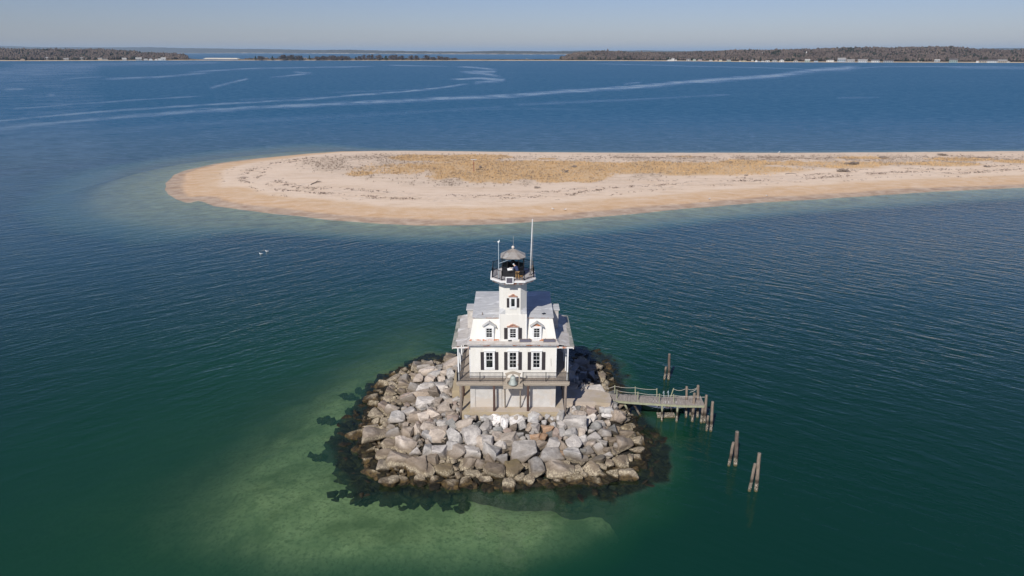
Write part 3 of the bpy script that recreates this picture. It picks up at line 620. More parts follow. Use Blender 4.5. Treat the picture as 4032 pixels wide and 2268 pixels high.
def ordinal(i):
    if i < 20: return ORD[i]
    t_ = {2: 'twenty', 3: 'thirty', 4: 'forty'}[(i+1)//10]; r_ = (i+1) % 10
    return (t_[:-1]+'ieth') if r_ == 0 else t_+'-'+ORD[r_-1]
TREES = [(8,128,20,1),(45,128,26,0),(75,130,30,0),(180,128,26,1),(288,118,60,0),(368,118,66,0),(450,125,60,0),(480,128,22,1),(557,122,20,1),(640,135,60,0),(700,128,56,0),(780,124,60,0),(835,128,50,0),(880,126,50,0),(935,130,50,0),(1028,137,30,1),(1065,130,40,0),(1112,117,24,0),(1158,118,24,0),(1195,114,28,0),(1262,118,52,0),(1335,128,44,1),(1392,120,40,0),(1432,117,34,0),(1490,126,50,0),(1590,122,36,0),(1640,126,46,0),(1742,124,60,0),(1815,140,50,0),(1885,130,44,0),(1945,140,46,0),(2025,148,44,0)]
cnt = [0, 0]
for (zx, zy, zw, kd) in TREES:
    px = 1000+zx/2.576; top = 170+zy/2.576; p, d = on_land(px, 236.3)
    hgt = max(6.0, H+(202-top)*d/3010-p.z); wd = zw/2.576*d/3010*.5*1.5
    kn = ('bare brown tree', 'dark evergreen tree')[kd]
    o = empty("bare_tree" if kd == 0 else "evergreen_tree", p, f"{ordinal(cnt[kd])} {kn} from the left on the low spit across the sound", "tree", "trees on the low spit across the sound"); cnt[kd] += 1
    cr, tr = TM[3] if kd else TM[rnd.randrange(3)]
    o.rotation_euler.z = rnd.uniform(0, 6)
    for nm, me in (("crown", cr), ("trunk", tr)):
        q = bpy.data.objects.new(nm, me); SC.collection.objects.link(q); q.parent = o; q.scale = (wd if nm == "crown" else hgt, wd if nm == "crown" else hgt, hgt)

HW = {k: m_mottled("wall_"+k.replace(' ', '_'), c, tuple(q*.85 for q in c), .3, .8, 0) for k, c in {'white': (.62,.61,.58), 'grey': (.36,.35,.33), 'pale grey': (.42,.41,.385), 'yellow': (.50,.44,.29), 'pink': (.46,.36,.36), 'green': (.30,.37,.33), 'tan': (.42,.34,.25), 'blue': (.30,.36,.42)}.items()}
HR = {k: m_mottled("roof_"+k.replace(' ', '_'), c, tuple(q*.8 for q in c), .3, .8, 0) for k, c in {'dark': (.10,.09,.09), 'grey': (.28,.27,.26), 'pale': (.40,.39,.37), 'brown': (.20,.14,.11)}.items()}
MWIN = m_mottled("far_window", (.03,.035,.045), (.05,.055,.06), .5, .2, 0)
HOUSES = [(0,210,162,34,22,'tan','brown'),(0,450,155,42,24,'grey','grey'),(0,655,160,44,20,'pale grey','grey'),(0,810,158,85,24,'pale grey','pale'),(0,1000,160,38,20,'tan','grey'),(0,1050,160,52,20,'grey','dark'),(0,1142,158,28,16,'grey','grey'),(0,1247,165,40,24,'pale grey','pale'),(0,1393,167,56,28,'pale grey','pale'),(0,1464,168,36,16,'pale grey','pale'),(0,1515,168,32,22,'white','grey'),(0,1570,166,24,14,'white','pale'),(0,1610,168,38,18,'white','pale'),(0,1645,168,46,28,'white','pale'),
 (1,115,146,60,22,'tan','grey'),(1,318,163,32,12,'white','pale'),(1,510,160,46,18,'white','grey'),(1,1145,160,26,14,'pale grey','pale'),(1,2150,166,14,8,'white','pale'),
 (2,192,163,36,14,'grey','pale'),(2,590,160,34,18,'yellow','grey'),(2,648,167,26,10,'pink','dark'),(2,752,133,24,14,'green','grey'),(2,754,155,22,18,'yellow','brown'),(2,845,112,18,12,'pink','dark'),(2,850,155,26,18,'yellow','brown'),(2,885,152,30,16,'grey','dark'),(2,945,124,16,10,'tan','dark'),(2,1008,150,24,18,'yellow','grey'),(2,1065,157,28,16,'pink','grey'),(2,1187,155,26,14,'grey','dark'),(2,1310,152,12,12,'white','pale'),(2,1352,156,22,12,'yellow','grey'),(2,1382,160,34,12,'white','grey'),(2,1450,154,52,20,'yellow','dark'),(2,1545,152,26,10,'yellow','brown'),(2,1632,150,18,12,'pale grey','grey'),(2,1680,176,32,26,'white','grey'),(2,1710,177,26,18,'pale grey','dark'),(2,1758,150,28,16,'yellow','brown'),(2,1838,178,44,24,'pale grey','dark'),(2,1898,178,34,26,'green','dark'),(2,1955,174,44,18,'pink','dark'),(2,2010,168,26,18,'white','grey'),(2,2066,180,40,20,'grey','dark'),(2,2120,180,30,14,'tan','brown'),(2,2165,181,34,16,'yellow','grey'),(2,2203,170,30,18,'white','dark'),(2,2250,183,44,18,'green','grey'),(2,2280,168,26,16,'white','dark'),(2,2365,182,24,14,'pale grey','brown'),(2,2405,184,48,20,'yellow','dark'),(2,2490,178,26,22,'grey','dark'),(2,2530,187,24,22,'white','pale'),(2,2556,186,20,14,'blue','dark'),
 (3,20,182,36,20,'pale grey','dark'),(3,66,182,42,16,'white','pale'),(3,137,180,52,26,'pale grey','dark'),(3,207,178,44,26,'white','grey'),(3,345,180,44,22,'pale grey','brown'),(3,460,178,50,26,'green','pale'),(3,545,178,40,16,'blue','dark'),(3,640,170,28,20,'grey','dark'),(3,685,175,72,26,'white','dark'),(3,797,174,76,36,'blue','grey'),(3,887,178,74,26,'pale grey','grey'),(3,1005,178,86,28,'white','grey'),(3,1130,177,76,26,'white','dark'),(3,1260,180,90,22,'pale grey','dark'),(3,1383,82,14,8,'pale grey','grey'),(3,1575,167,46,24,'white','dark'),(3,1740,168,46,20,'blue','pale'),(3,1901,184,70,34,'green','dark'),(3,2140,186,22,20,'white','brown'),(3,2195,188,58,24,'tan','dark'),(3,2285,188,82,26,'white','dark'),(3,2378,187,84,26,'tan','grey'),(3,2440,184,30,18,'pale grey','brown')]
REG = [(0,2.576,"wooded shore on the left"),(1000,2.576,"low spit across the sound"),(2000,2.576,"near half of the right shore"),(3000,2.496,"right shore")]
hc = {}
def house(px, row, wm, hm, wc, rc, label, grp, parts):
    p, d = on_land(px, row); dp = max(7, wm*.6); zb = p.z-1.5; a = math.atan2(p.x, p.y)
    root = None
    if parts: root = empty("shore_house", p, label, "house", grp); root.rotation_euler.z = -a
    def B(mb, name, mats):
        mb.v = [(v[0], v[1], v[2]) for v in mb.v]
        o = mb.build(name, mats)
        if root: o.parent = root
        else: o.location = p; o.rotation_euler.z = -a; tag(o, label, "house", grp)
        return o
    hw, hd, eave = wm/2, dp/2, hm*.58
    wl_ = MB(); wl_.box(-hw, hw, -hd, hd, -1.5, eave)
    gable_front = rnd.random() < .35
    rf = MB()
    if gable_front: rf.add([(-hw*1.06,-hd*1.06,eave),(hw*1.06,-hd*1.06,eave),(hw*1.06,hd*1.06,eave),(-hw*1.06,hd*1.06,eave),(0,-hd*1.06,hm),(0,hd*1.06,hm)], [(0,1,4),(2,3,5),(1,2,5,4),(3,0,4,5),(3,2,1,0)])
    else: rf.add([(-hw*1.06,-hd*1.1,eave),(hw*1.06,-hd*1.1,eave),(hw*1.06,hd*1.1,eave),(-hw*1.06,hd*1.1,eave),(-hw*1.04,0,hm),(hw*1.04,0,hm)], [(0,1,5,4),(2,3,4,5),(1,2,5),(3,0,4),(3,2,1,0)])
    if wm > 22: rf.box(hw*.35, hw*.35+1.4, -.8, .8, eave, hm+1.4)
    if not parts:
        k = len(rf.v); wl_.add(rf.v, rf.f, 1); B(wl_, "shore_house", [HW[wc], HR[rc]]); return
    B(wl_, "wall", HW[wc]); B(rf, "roof", HR[rc])
    nw = max(2, int(wm/6))
    for i in range(nw):
        cx = -hw+wm*(i+.5)/nw; w = MB(); w.box(cx-wm*.13/nw*1.8, cx+wm*.13/nw*1.8, -hd-.12, -hd+.05, eave*.25, eave*.75); B(w, "window", MWIN)
for (rg, zx, zy, zw, zh, wc, rc) in HOUSES:
    ox, sc, nm = REG[rg]; px = ox+zx/sc; row = 170+zy/sc; _, d = on_land(px, row)
    wm, hm = zw/sc*d/3010*.92, zh/sc*d/3010*1.0
    key = (rg, wc); hc[key] = hc.get(key, 0); ordn = ordinal(hc[key]); hc[key] += 1
    nm2 = {0: "the wooded left shore", 1: "the low spit", 2: "the middle shore beyond the beach", 3: "the right shore"}[rg]
    house(px, row, wm, hm, wc, rc, f"{ordn} {wc} house from the left along {nm2}, {rc} roof", "houses along the far shore", zw >= 42)
# two slender white spires, a ferry and the pale beach beyond the woods
for i, (px, rt, rb) in enumerate(((3003, 205.5, 217), (3176, 201.5, 216))):
    a = az_of(px); d = 3650.0; z1 = row_z(rt, d); z0 = float(land_z(np.array(a), np.array(d))); c = (d*math.sin(a), d*math.cos(a))
    r0 = empty("church_spire", (c[0], c[1], z0), ("white slender spire above the woods, shorter and farther left", "white slender spire above the woods, taller and farther right")[i], "spire", "white spires above the woods")
    m = MB(); hh = z1-z0; m.obox((c[0], c[1], z0+hh*.34), (4.2, 4.2, hh*.68)); m.build("tower_base", HW['white'], r0)
    m = MB(); m.lathe((c[0], c[1], z0+hh*.68), [(2.0, 0), (1.1, hh*.14), (.15, hh*.36)], 8); m.build("spire_tip", HW['white'], r0)
p = atz(2640, 240.5, 0)
b = empty("ferry_boat", p, "white ferry boat lying at the far village dock", "boat")
m = MB(); m.prism([(p.x-17,p.y-4),(p.x+14,p.y-4),(p.x+19,p.y),(p.x+14,p.y+4),(p.x-17,p.y+4)], -.8, 2.6, 0, [(p.x-17.5,p.y-4.4),(p.x+15,p.y-4.4),(p.x+21,p.y),(p.x+15,p.y+4.4),(p.x-17.5,p.y+4.4)]); m.build("hull", HW['white'], b)
m = MB(); m.box(p.x-12, p.x+8, p.y-3, p.y+3, 2.6, 6.0); m.box(p.x+1, p.x+6, p.y-2, p.y+2, 6.0, 8.6); m.build("cabin", HW['pale grey'], b)
m = MB(); m.tube([(p.x-4,p.y,6), (p.x-4,p.y,16)], .35, 6); m.build("mast", HW['white'], b)
p = atz(2700, 241.5, 0); m = MB(); m.box(p.x-55, p.x+60, p.y+2, p.y+6, 1.2, 1.9)
for k in range(12): m.tube([(p.x-54+k*10, p.y+2.5, -1), (p.x-54+k*10, p.y+2.5, 1.3)], .3, 5)
tag(m.build("village_dock", HW['grey'], None, (p.x, p.y+4, 0)), "long low grey dock before the far village houses", "dock")
p0, p1 = atz(796, 231.5, 0), atz(934, 232.2, 0); m = MB()
m.prism([(p0.x, p0.y), (p1.x, p1.y), (p1.x, p1.y+60), (p0.x, p0.y+60)], -1, 4.5, 0, [(p0.x+10, p0.y+25), (p1.x-10, p1.y+25), (p1.x-10, p1.y+40), (p0.x+10, p0.y+40)])
tag(m.build("beach", m_mottled("bleached_sand", (.72,.64,.50), (.60,.52,.40), .05, .9, 0)), "bright bleached beach beyond the wooded point", kind='structure')

# ------------------------------------------------------------------ things on the sand spit
WD = m_wood("driftwood", (.26, .21, .17), (.12, .095, .08), (1, 1, 1), 3)
def sz_at(px, py):
    z = 1.2
    for _ in range(4): q = atz(px, py, z); z = float(sand_z(np.array([q.x]), np.array([q.y]))[0][0])
    return atz(px, py, z)
def log_pile(px, py, wpx, n, label, hgt=1.0, name="driftwood_pile"):
    c = sz_at(px, py); w = wpx/2688*c.y*1.02; m = MB(); q = random.Random(px)
    for k in range(n):
        a = q.uniform(-.5, .5)+(math.pi if q.random() < .5 else 0); L = w*q.uniform(.25, .6); x0 = c.x+q.uniform(-.35, .35)*w; y0 = c.y+q.uniform(-.9, .9)
        z0 = c.z+q.uniform(.05, .5)*hgt; z1 = z0+q.uniform(-.2, .8)*hgt*.7; bx = q.uniform(-.15, .15)*L
        m.tube([(x0-L/2*math.cos(a), y0-L/2*math.sin(a), z0), (x0+bx*.3, y0+bx, (z0+z1)/2+.1), (x0+L/2*math.cos(a), y0+L/2*math.sin(a), z1)], [q.uniform(.10, .22), q.uniform(.08, .18), .04], 6)
    tag(m.build(name, WD, None, c), label, "driftwood", "driftwood on the sand spit")
log_pile(3355, 648, 50, 26, "grey heaped driftwood pile in the right grass of the spit", 1.3)
log_pile(3318, 676, 44, 22, "tangled driftwood heap at the front edge of the grass", 1.2)
log_pile(3708, 613, 46, 20, "long dark driftwood heap near the far beach", 1.2)
log_pile(2225, 678, 26, 10, "small branching driftwood right of the marker post", 1.1, "driftwood_branch")
log_pile(2118, 740, 30, 6, "driftwood branches at the lower grass edge", .5, "driftwood_branch")
log_pile(3115, 686, 50, 3, "flat pale driftwood log on the right beach", .2, "driftwood_log")
log_pile(2935, 692, 34, 3, "short bleached log before the right grass", .2, "driftwood_log")
log_pile(2258, 771, 26, 3, "dark log on the wrack line behind the lighthouse", .2, "driftwood_log")
log_pile(3884, 657, 26, 8, "low dark driftwood clump far right on the spit", .5)
log_pile(2877, 645, 10, 4, "thin forked driftwood standing in the golden grass", 1.4, "driftwood_branch")
log_pile(1895, 662, 16, 9, "dark round bush of twigs beside the marker post", .9, "twig_bush")
log_pile(2260, 658, 24, 12, "dark brown low bush in the middle grass", .9, "twig_bush")
log_pile(3475, 622, 34, 14, "dark brown low bush in the far right grass", .9, "twig_bush")
c = sz_at(1243, 722); m = MB(); m.tube([(c.x-.9,c.y-2.4,c.z+.05),(c.x-.7,c.y-1.1,c.z+.15),(c.x+.0,c.y+.2,c.z+.3),(c.x+.7,c.y+1.4,c.z+.4),(c.x+1.3,c.y+2.0,c.z+.3)], [.07,.14,.16,.13,.05], 8)
m.tube([(c.x+.1,c.y+.3,c.z+.5),(c.x+1.0,c.y+.2,c.z+1.1)], [.12,.03], 6)
tag(m.build("driftwood_log", WD, None, c), "dark curved log lying alone on the open sand", "driftwood", "driftwood on the sand spit")
c = sz_at(1866, 676); top = aty(1866, 629, c.y)
r0 = empty("nest_post", c, "tall reddish post with a flat top standing in the grass", "post")
m = MB(); m.tube([(c.x,c.y,c.z-.5),(c.x,c.y,top.z)], [.13,.10], 8); m.build("pole", m_mottled("reddish_post", (.30,.09,.05), (.18,.06,.04), 2), r0)
m = MB(); m.box(c.x-1.0, c.x+1.0, c.y-.35, c.y+.35, top.z-.02, top.z+.10); m.tube([(c.x-.7,c.y,top.z),(c.x,c.y,top.z-.7)], .04, 5); m.tube([(c.x+.7,c.y,top.z),(c.x,c.y,top.z-.7)], .04, 5); m.build("platform", M['pole'], r0)
GW, GG = m_mottled("gull_white", (.80,.79,.77), (.72,.71,.69), 6, .8, 0), m_mottled("gull_grey", (.36,.38,.41), (.30,.32,.35), 6, .8, 0)
GO = m_mottled("gull_beak_yellow", (.75,.45,.08), (.65,.38,.06), 6, .6, 0)
def gull(c, ang, label, s=1.35, legs=True, tilt=0.0):
    root = empty("gull", c, label, "gull", "white gulls"); ca, sa = math.cos(ang), math.sin(ang); zz = .22 if legs else .0
    def W(x, y, z): return (c.x+s*(x*ca-y*sa), c.y+s*(x*sa+y*ca), c.z+s*(z+zz))
    m = MB(); m.tube([W(-.34,0,.13), W(-.2,0,.12), W(0,0,.11), W(.16,0,.15), W(.22,0,.24), W(.27,0,.31), W(.34,0,.30)], [s*.015, s*.07, s*.11, s*.09, s*.05, s*.055, s*.025], 8)
    m.build("body", GW, root, smooth=True)
    for k in (-1, 1):
        m = MB(); m.tube([W(.12,k*.08,.18), W(-.1,k*.10,.17), W(-.42,k*.03,.15)], [s*.05, s*.055, s*.01], 6); m.build("wing", GG, root, smooth=True)
        if legs: m = MB(); m.tube([W(.02,k*.04,.05), W(.02,k*.04,-.22)], s*.012, 5); m.build("leg", GO, root)
    m = MB(); m.tube([W(.33,0,.30), W(.40,0,.285)], [s*.018, s*.004], 5); m.build("beak", GO, root)
for i, (px, py, g, lab) in enumerate(((2225,830,1,"white gull at the waterline just right of the lighthouse top"),(2177,828,1,"small white gull on wet sand behind the flagpole"),(2793,788,1,"white gull standing on the wet beach above the dock"),(3018,775,1,"white gull on the right beach beside a dark tide pool"),(3066,607,1,"large white gull standing on the far edge of the spit"),(1052,992,0,"white gull floating alone, right one of two left of the islet"),(1028,1002,0,"white gull floating on open water, left one of two"))):
    c = sz_at(px, py) if g else atz(px, py, -.02)
    gull(c, rnd.uniform(0, 6), lab, 2.0 if i == 4 else 1.1, bool(g))
# ------------------------------------------------------------------ concrete and rock of the islet
X0, YF, YB = 0.1, 65.6, 74.6
HW_ = 4.58                                  # half width of the house
apron = empty("concrete_apron", (X0, 70, .6), "tan concrete apron carrying the lighthouse above the rocks", "platform")
m = MB(); m.box(X0-4.62, X0+5.5, 64.65, 77.0, .6, 3.3); m.build("slab", M['tan_concrete'], apron)
m = MB(); m.box(X0-5.45, X0-4.622, 64.65, 77.0, .6, 3.3); m.box(X0-6.9, X0-5.452, 69.3, 74.2, .6, 3.36); m.build("stained_side", M['mustard_concrete'], apron)
m = MB(); m.box(X0-5.45, X0+5.5, 64.58, 64.648, .6, 3.26); m.build("front_edge", M['mustard_concrete'], apron)
_sl = [atz(2237,1536,2.9),atz(2300,1531,2.9),(atz(2362,1537,2.9)),atz(2398,1548,2.9),atz(2408,1570,2.9),atz(2404,1588,2.9),atz(2340,1584,2.9),atz(2290,1582,2.9),atz(2237,1580,2.9)]
_sl = [(max(p.x, X0+5.503), p.y) for p in _sl]; _sl = [(X0+5.503, _sl[0][1])]+_sl[1:-1]+[(X0+5.503, _sl[-1][1])]
landing = empty("concrete_landing", (8.5, 69, 1.2), "flat tan concrete landing slab between the lighthouse and the dock", "landing slab")
m = MB(); m.prism([(q[0], q[1]) for q in _sl], 2.45, 2.9); m.build("slab", M['tan_concrete'], landing)
_mid = sum(q[1] for q in _sl)/len(_sl)
m = MB(); m.prism([(q[0]+.12*(q[0] > 9), q[1]+(-.32 if q[1] < _mid else .2)) for q in _sl], .2, 2.44, 0); m.build("rough_footing", M['rough_concrete'], landing)

def rock_mesh(seed, blocky):
    q = random.Random(seed); bm = bmesh.new()
    for _ in range(11 if blocky else 17):
        v = Vector((q.gauss(0, 1), q.gauss(0, 1), q.gauss(0, 1))).normalized(); e = .45 if blocky else .75
        v = Vector([math.copysign(abs(a)**e, a) for a in v])*q.uniform(.78, 1.0); bm.verts.new(v)
    r = bmesh.ops.convex_hull(bm, input=bm.verts)
    bmesh.ops.delete(bm, geom=[g for g in r['geom_interior'] if isinstance(g, bmesh.types.BMVert)], context='VERTS')
    bmesh.ops.dissolve_limit(bm, angle_limit=R(14), verts=bm.verts, edges=bm.edges)
    mx = [max(abs(v.co[i]) for v in bm.verts) for i in range(3)]
    for v in bm.verts: v.co = Vector([v.co[i]/mx[i] for i in range(3)])
    bmesh.ops.bevel(bm, geom=list(bm.edges), offset=.06, segments=1, affect='EDGES', clamp_overlap=True)
    bmesh.ops.triangulate(bm, faces=bm.faces)
    bmesh.ops.subdivide_edges(bm, edges=[e for e in bm.edges if e.calc_length() > .35], cuts=2, use_grid_fill=True)
    bmesh.ops.triangulate(bm, faces=bm.faces)
    for v in bm.verts:
        n = v.co.normalized(); s = mnoise.noise(v.co*1.6+Vector((seed*3.1, 0, 0)))*.13 + mnoise.noise(v.co*4.5+Vector((0, seed*1.7, 0)))*.07
        v.co += n*s
    bmesh.ops.recalc_face_normals(bm, faces=bm.faces)
    me = bpy.data.meshes.new("boulder"); bm.to_mesh(me); bm.free(); me.materials.append(ROCK['grey']); return me
RM = [rock_mesh(100+i, i % 2 == 0) for i in range(18)]
# rocks read off the photo: centre, width, height (photo pixels of the enlarged crops), colour
A4 = [(990,95,115,50,'b'),(1110,62,100,30,'p'),(875,155,125,90,'p'),(955,150,120,70,'b'),(1150,105,110,90,'b'),(1045,145,70,60,'g'),(960,200,150,80,'b'),(820,232,95,60,'b'),(755,265,125,95,'g'),(880,260,90,90,'b'),(970,262,95,70,'b'),(1060,262,70,60,'b'),(1100,200,80,70,'b'),(670,303,100,75,'p'),(850,333,120,60,'g'),(960,312,130,60,'p'),(900,392,200,85,'t'),(1010,390,90,100,'t'),(640,375,100,75,'t'),(790,440,130,80,'b'),(932,468,170,105,'p'),(660,515,115,150,'b'),(530,572,130,105,'b'),(700,603,155,125,'g'),(800,542,120,95,'p'),(840,592,130,90,'t'),(1050,452,70,65,'b'),(1085,520,100,90,'b'),(1010,562,120,90,'b'),(470,672,165,75,'p'),(942,592,110,95,'b'),(650,682,100,60,'p'),(662,738,125,90,'g'),(505,757,190,135,'b'),(780,722,130,100,'t'),(862,702,90,115,'b'),(960,672,120,80,'b'),(1080,637,100,60,'p'),(620,827,130,85,'t'),(770,832,210,115,'b'),(950,752,110,80,'g'),(1050,772,150,125,'b'),(1190,747,140,135,'g'),(1330,752,155,165,'p'),(850,872,105,100,'p'),(950,882,100,115,'g'),(1065,892,140,105,'p'),(1160,835,100,100,'g'),(1205,885,140,130,'b'),(1332,897,145,95,'p'),(1440,805,155,125,'b'),(1480,912,165,145,'g'),(610,912,200,100,'t'),(720,965,255,130,'t'),(590,1020,130,95,'g'),(862,1022,155,150,'t'),(1000,955,130,100,'t'),(1290,987,165,95,'t'),(960,1062,100,115,'t'),(1095,1042,165,110,'o'),(1400,987,90,70,'b'),(480,1068,260,85,'o'),(622,1152,155,115,'b'),(740,1132,120,80,'t'),(900,1122,115,85,'t'),(1010,1132,100,80,'t'),(1160,1182,155,105,'b'),(345,755,170,120,'o'),(560,318,145,105,'o'),(495,472,95,75,'o'),(430,612,75,60,'o'),(350,885,125,100,'o'),(455,860,90,90,'o'),(1265,640,150,70,'b'),(1380,665,75,70,'d'),(1460,665,85,80,'g'),(1160,650,80,80,'d'),(1430,720,90,60,'g'),(1540,600,100,90,'w'),(1270,1160,120,80,'b'),(1420,1110,130,70,'b'),(1330,1080,140,80,'t'),(300,955,110,55,'t'),(440,960,80,80,'o')]
A5 = [(40,272,145,145,'p'),(165,172,125,105,'w'),(100,100,135,95,'w'),(270,222,100,150,'w'),(300,100,125,75,'p'),(430,182,185,120,'w'),(662,142,165,135,'w'),(510,242,110,90,'g'),(200,302,120,80,'d'),(320,322,115,70,'k'),(392,272,90,90,'t'),(460,352,100,90,'g'),(590,272,90,110,'t'),(672,282,110,100,'p'),(830,295,145,110,'r'),(900,240,90,70,'w'),(870,190,105,55,'t'),(985,150,95,150,'g'),(1220,122,165,125,'b'),(1185,222,310,165,'p'),(680,402,135,70,'r'),(780,392,90,80,'r'),(850,352,70,85,'d'),(932,352,90,110,'k'),(1012,342,90,100,'g'),(1122,352,145,135,'g'),(352,432,225,150,'b'),(185,397,150,110,'b'),(60,482,150,180,'p'),(150,542,130,80,'k'),(232,502,150,105,'p'),(90,622,205,185,'g'),(280,642,190,225,'g'),(532,612,295,240,'p'),(682,512,255,120,'t'),(550,490,200,80,'g'),(870,502,145,165,'p'),(1010,502,190,125,'t'),(940,562,110,55,'p'),(1130,500,160,200,'p'),(1132,662,200,205,'g'),(830,672,305,185,'p'),(990,622,205,85,'r'),(1250,442,155,125,'p'),(1400,392,225,145,'p'),(1550,362,160,105,'p'),(1240,332,100,90,'b'),(1490,242,120,100,'p'),(1440,272,155,105,'d'),(1500,482,155,75,'g'),(1340,572,120,95,'g'),(1460,562,145,130,'p'),(1590,622,135,95,'w'),(1360,492,135,80,'b'),(1700,522,115,115,'p'),(1800,520,190,210,'t'),(1830,370,190,150,'t'),(1655,345,120,130,'d'),(1660,440,140,85,'t'),(1700,142,175,170,'t'),(1610,100,205,105,'w'),(1810,290,180,105,'o'),(1870,270,145,85,'t'),(1962,472,185,125,'t'),(1950,572,175,95,'t'),(1950,662,125,95,'b'),(1450,692,185,105,'d'),(1280,692,105,105,'g'),(1600,742,115,130,'t'),(1762,722,185,175,'t'),(1860,692,85,130,'t'),(1822,895,270,170,'b'),(1640,902,155,125,'o'),(1380,832,225,200,'t'),(1210,812,125,105,'b'),(1500,892,125,90,'t'),(1410,982,195,105,'o'),(1140,942,205,135,'o'),(1270,892,80,110,'b'),(965,850,385,215,'b'),(950,972,125,105,'p'),(685,800,195,260,'g'),(390,832,205,225,'o'),(152,862,225,225,'t'),(330,1032,165,200,'b'),(552,972,205,140,'t'),(40,950,160,100,'b'),(1000,250,100,90,'p'),(1320,210,110,90,'p'),(1380,150,110,110,'p'),(1310,60,80,90,'g'),(1370,40,130,120,'k'),(1140,60,100,90,'g'),(1270,560,90,130,'d'),(1560,560,120,70,'t'),(100,700,130,120,'t'),(480,930,130,120,'t'),(1050,760,110,90,'d'),(1500,780,150,80,'t')]
# behind the house on the right (crop 4.6736 x, origin 2180,1330)
A6 = [(630,415,120,135,'w'),(750,460,60,45,'t'),(760,520,100,110,'t'),(820,590,150,120,'t'),(960,610,150,230,'t'),(910,690,150,120,'t'),(420,420,170,190,'d'),(300,400,130,100,'d'),(510,470,140,90,'k'),(340,520,150,90,'d'),(370,610,150,110,'g'),(520,600,110,90,'g'),(550,690,140,100,'g'),(510,760,190,110,'d'),(620,820,150,110,'d'),(690,760,110,200,'g'),(400,780,110,130,'g'),(340,870,90,170,'d'),(540,900,100,70,'b'),(620,920,90,70,'b'),(700,910,110,110,'b'),(820,830,110,130,'g'),(870,750,130,160,'b'),(930,900,130,90,'b'),(1050,800,130,100,'t'),(870,960,170,80,'b'),(960,960,60,110,'b'),(1050,740,120,80,'t'),(1150,1010,280,70,'r'),(1090,950,110,80,'t'),(1180,930,140,70,'t'),(480,1260,110,120,'t'),(420,1260,120,120,'d'),(700,1310,130,150,'k'),(600,1360,90,110,'g'),(330,1360,120,130,'b'),(1190,1250,200,140,'t'),(980,1290,180,100,'w')]
CN = {'b': 'beige', 'p': 'pale grey', 'g': 'grey', 't': 'tan', 'o': 'olive', 'w': 'white', 'd': 'dark grey', 'r': 'rusty orange', 'k': 'pinkish'}
traced = [(1250+x/2.196, 1380+y/2.196, w/2.196, h/2.196, c) for x, y, w, h, c in A4] + [(1900+x/3.22, 1600+y/3.22, w/3.22, h/3.22, c) for x, y, w, h, c in A5] + [(2180+x/4.6736, 1330+y/4.6736, w/4.6736, h/4.6736, c) for x, y, w, h, c in A6]
def hit_mound(px, py):
    d = ray(px, py); t = 30.0
    while t < 160:
        p = Vector((0, 0, H)) + d*t
        if p.z <= float(mound_z(p.x, p.y)) or p.z < -.6: return p
        t += .12
    return p
def in_concrete(x, y, r=.0): return (X0-5.45-r < x < X0+5.5+r and 64.6-r < y < 77) or (X0-6.9-r < x < X0-5.4 and 69.3-r < y < 74.2) or (5 < x < 11.3+r*.5 and _ymin_sl-r < y < _ymax_sl+r*.4)
_ymin_sl, _ymax_sl = min(q[1] for q in _sl), max(q[1] for q in _sl)
rocks = []                                   # x, y, z, half extents, colour
for px, py, w, h, c in traced:
    p = hit_mound(px, py); dep_ = (p-Vector((0,0,H))).length; k = 1.0/2688*dep_*math.cos(math.atan(math.hypot(px-2016, py-1134)/2688)); wm, hm = w*k, h*k
    hz_ = hm/2*1.2; hx = wm/2*1.22
    if in_concrete(p.x, p.y, .1): 
        if p.y < 66: p.y = min(p.y, 64.6-hz_*.6)
        elif p.x > 5.6 and p.y < 69.3: p.y = _ymin_sl-.25-hz_*.5; p.z = max(p.z, 1.9)
        else: continue
    rocks.append([p.x, p.y, p.z+.06, hx, hz_*1.12, hz_, CN[c]])
q = random.Random(11)
for k in range(26):        # small bird-whitened stones heaped against the apron
    x = X0-4.9+k*.41+q.uniform(-.1, .1)
    if k in (3, 12, 20): continue
    rocks.append([x, 64.25+q.uniform(-.25, .05), 2.72+q.uniform(-.08, .16), q.uniform(.26, .42), .3, q.uniform(.22, .34), q.choice(['white', 'white', 'pale grey', 'beige'])])
for k in range(14): x = 5.9+k*.40; rocks.append([x, _ymin_sl-.42+q.uniform(-.15, .1), 2.15+q.uniform(-.15, .2), q.uniform(.3, .5), .35, q.uniform(.3, .42), q.choice(['white', 'pale grey', 'beige', 'tan'])])
n_traced = len(rocks)
q = random.Random(11)
grid = {}
def crowd(x, y, r, f=.62):
    for o in rocks:
        if abs(o[0]-x) < 4 and abs(o[1]-y) < 4:
            if math.hypot((o[0]-x)/(o[3]+r), (o[1]-y)/(o[4]+r)) < f: return True
    return False
tries = 0
filler = []
while tries < 26000:
    tries += 1; x, y = q.uniform(-22, 20), q.uniform(52, 92); t_ = float(mound_t(x, y))
    if not (-.02 < t_ < 1.0): continue
    behind = y > 70; r = (q.uniform(.55, 1.15) if behind else q.uniform(.32, .62)) if tries < 9000 else q.uniform(.22, .42)
    if in_concrete(x, y, r*.8) or crowd(x, y, r, .80 if tries < 9000 else .74): continue
    z = float(mound_z(x, y))
    if t_ > .86: c = q.choice(['tan', 'olive', 'tan', 'dark grey', 'beige'])
    elif y < 64.6 and abs(x) < 5 and t_ < .3: c = q.choice(['white', 'white', 'pale grey', 'beige'])
    elif x > 11: c = q.choice(['tan', 'tan', 'grey', 'pale grey', 'dark grey'])
    else: c = q.choice(['beige', 'pale grey', 'pale grey', 'grey', 'beige', 'tan', 'pinkish'])
    rocks.append([x, y, z-.02 if tries < 9000 else z-.10, r*q.uniform(.85, 1.35), r*q.uniform(.8, 1.1), r*q.uniform(.7, 1.0), c])
print("ROCKS", n_traced, len(rocks))
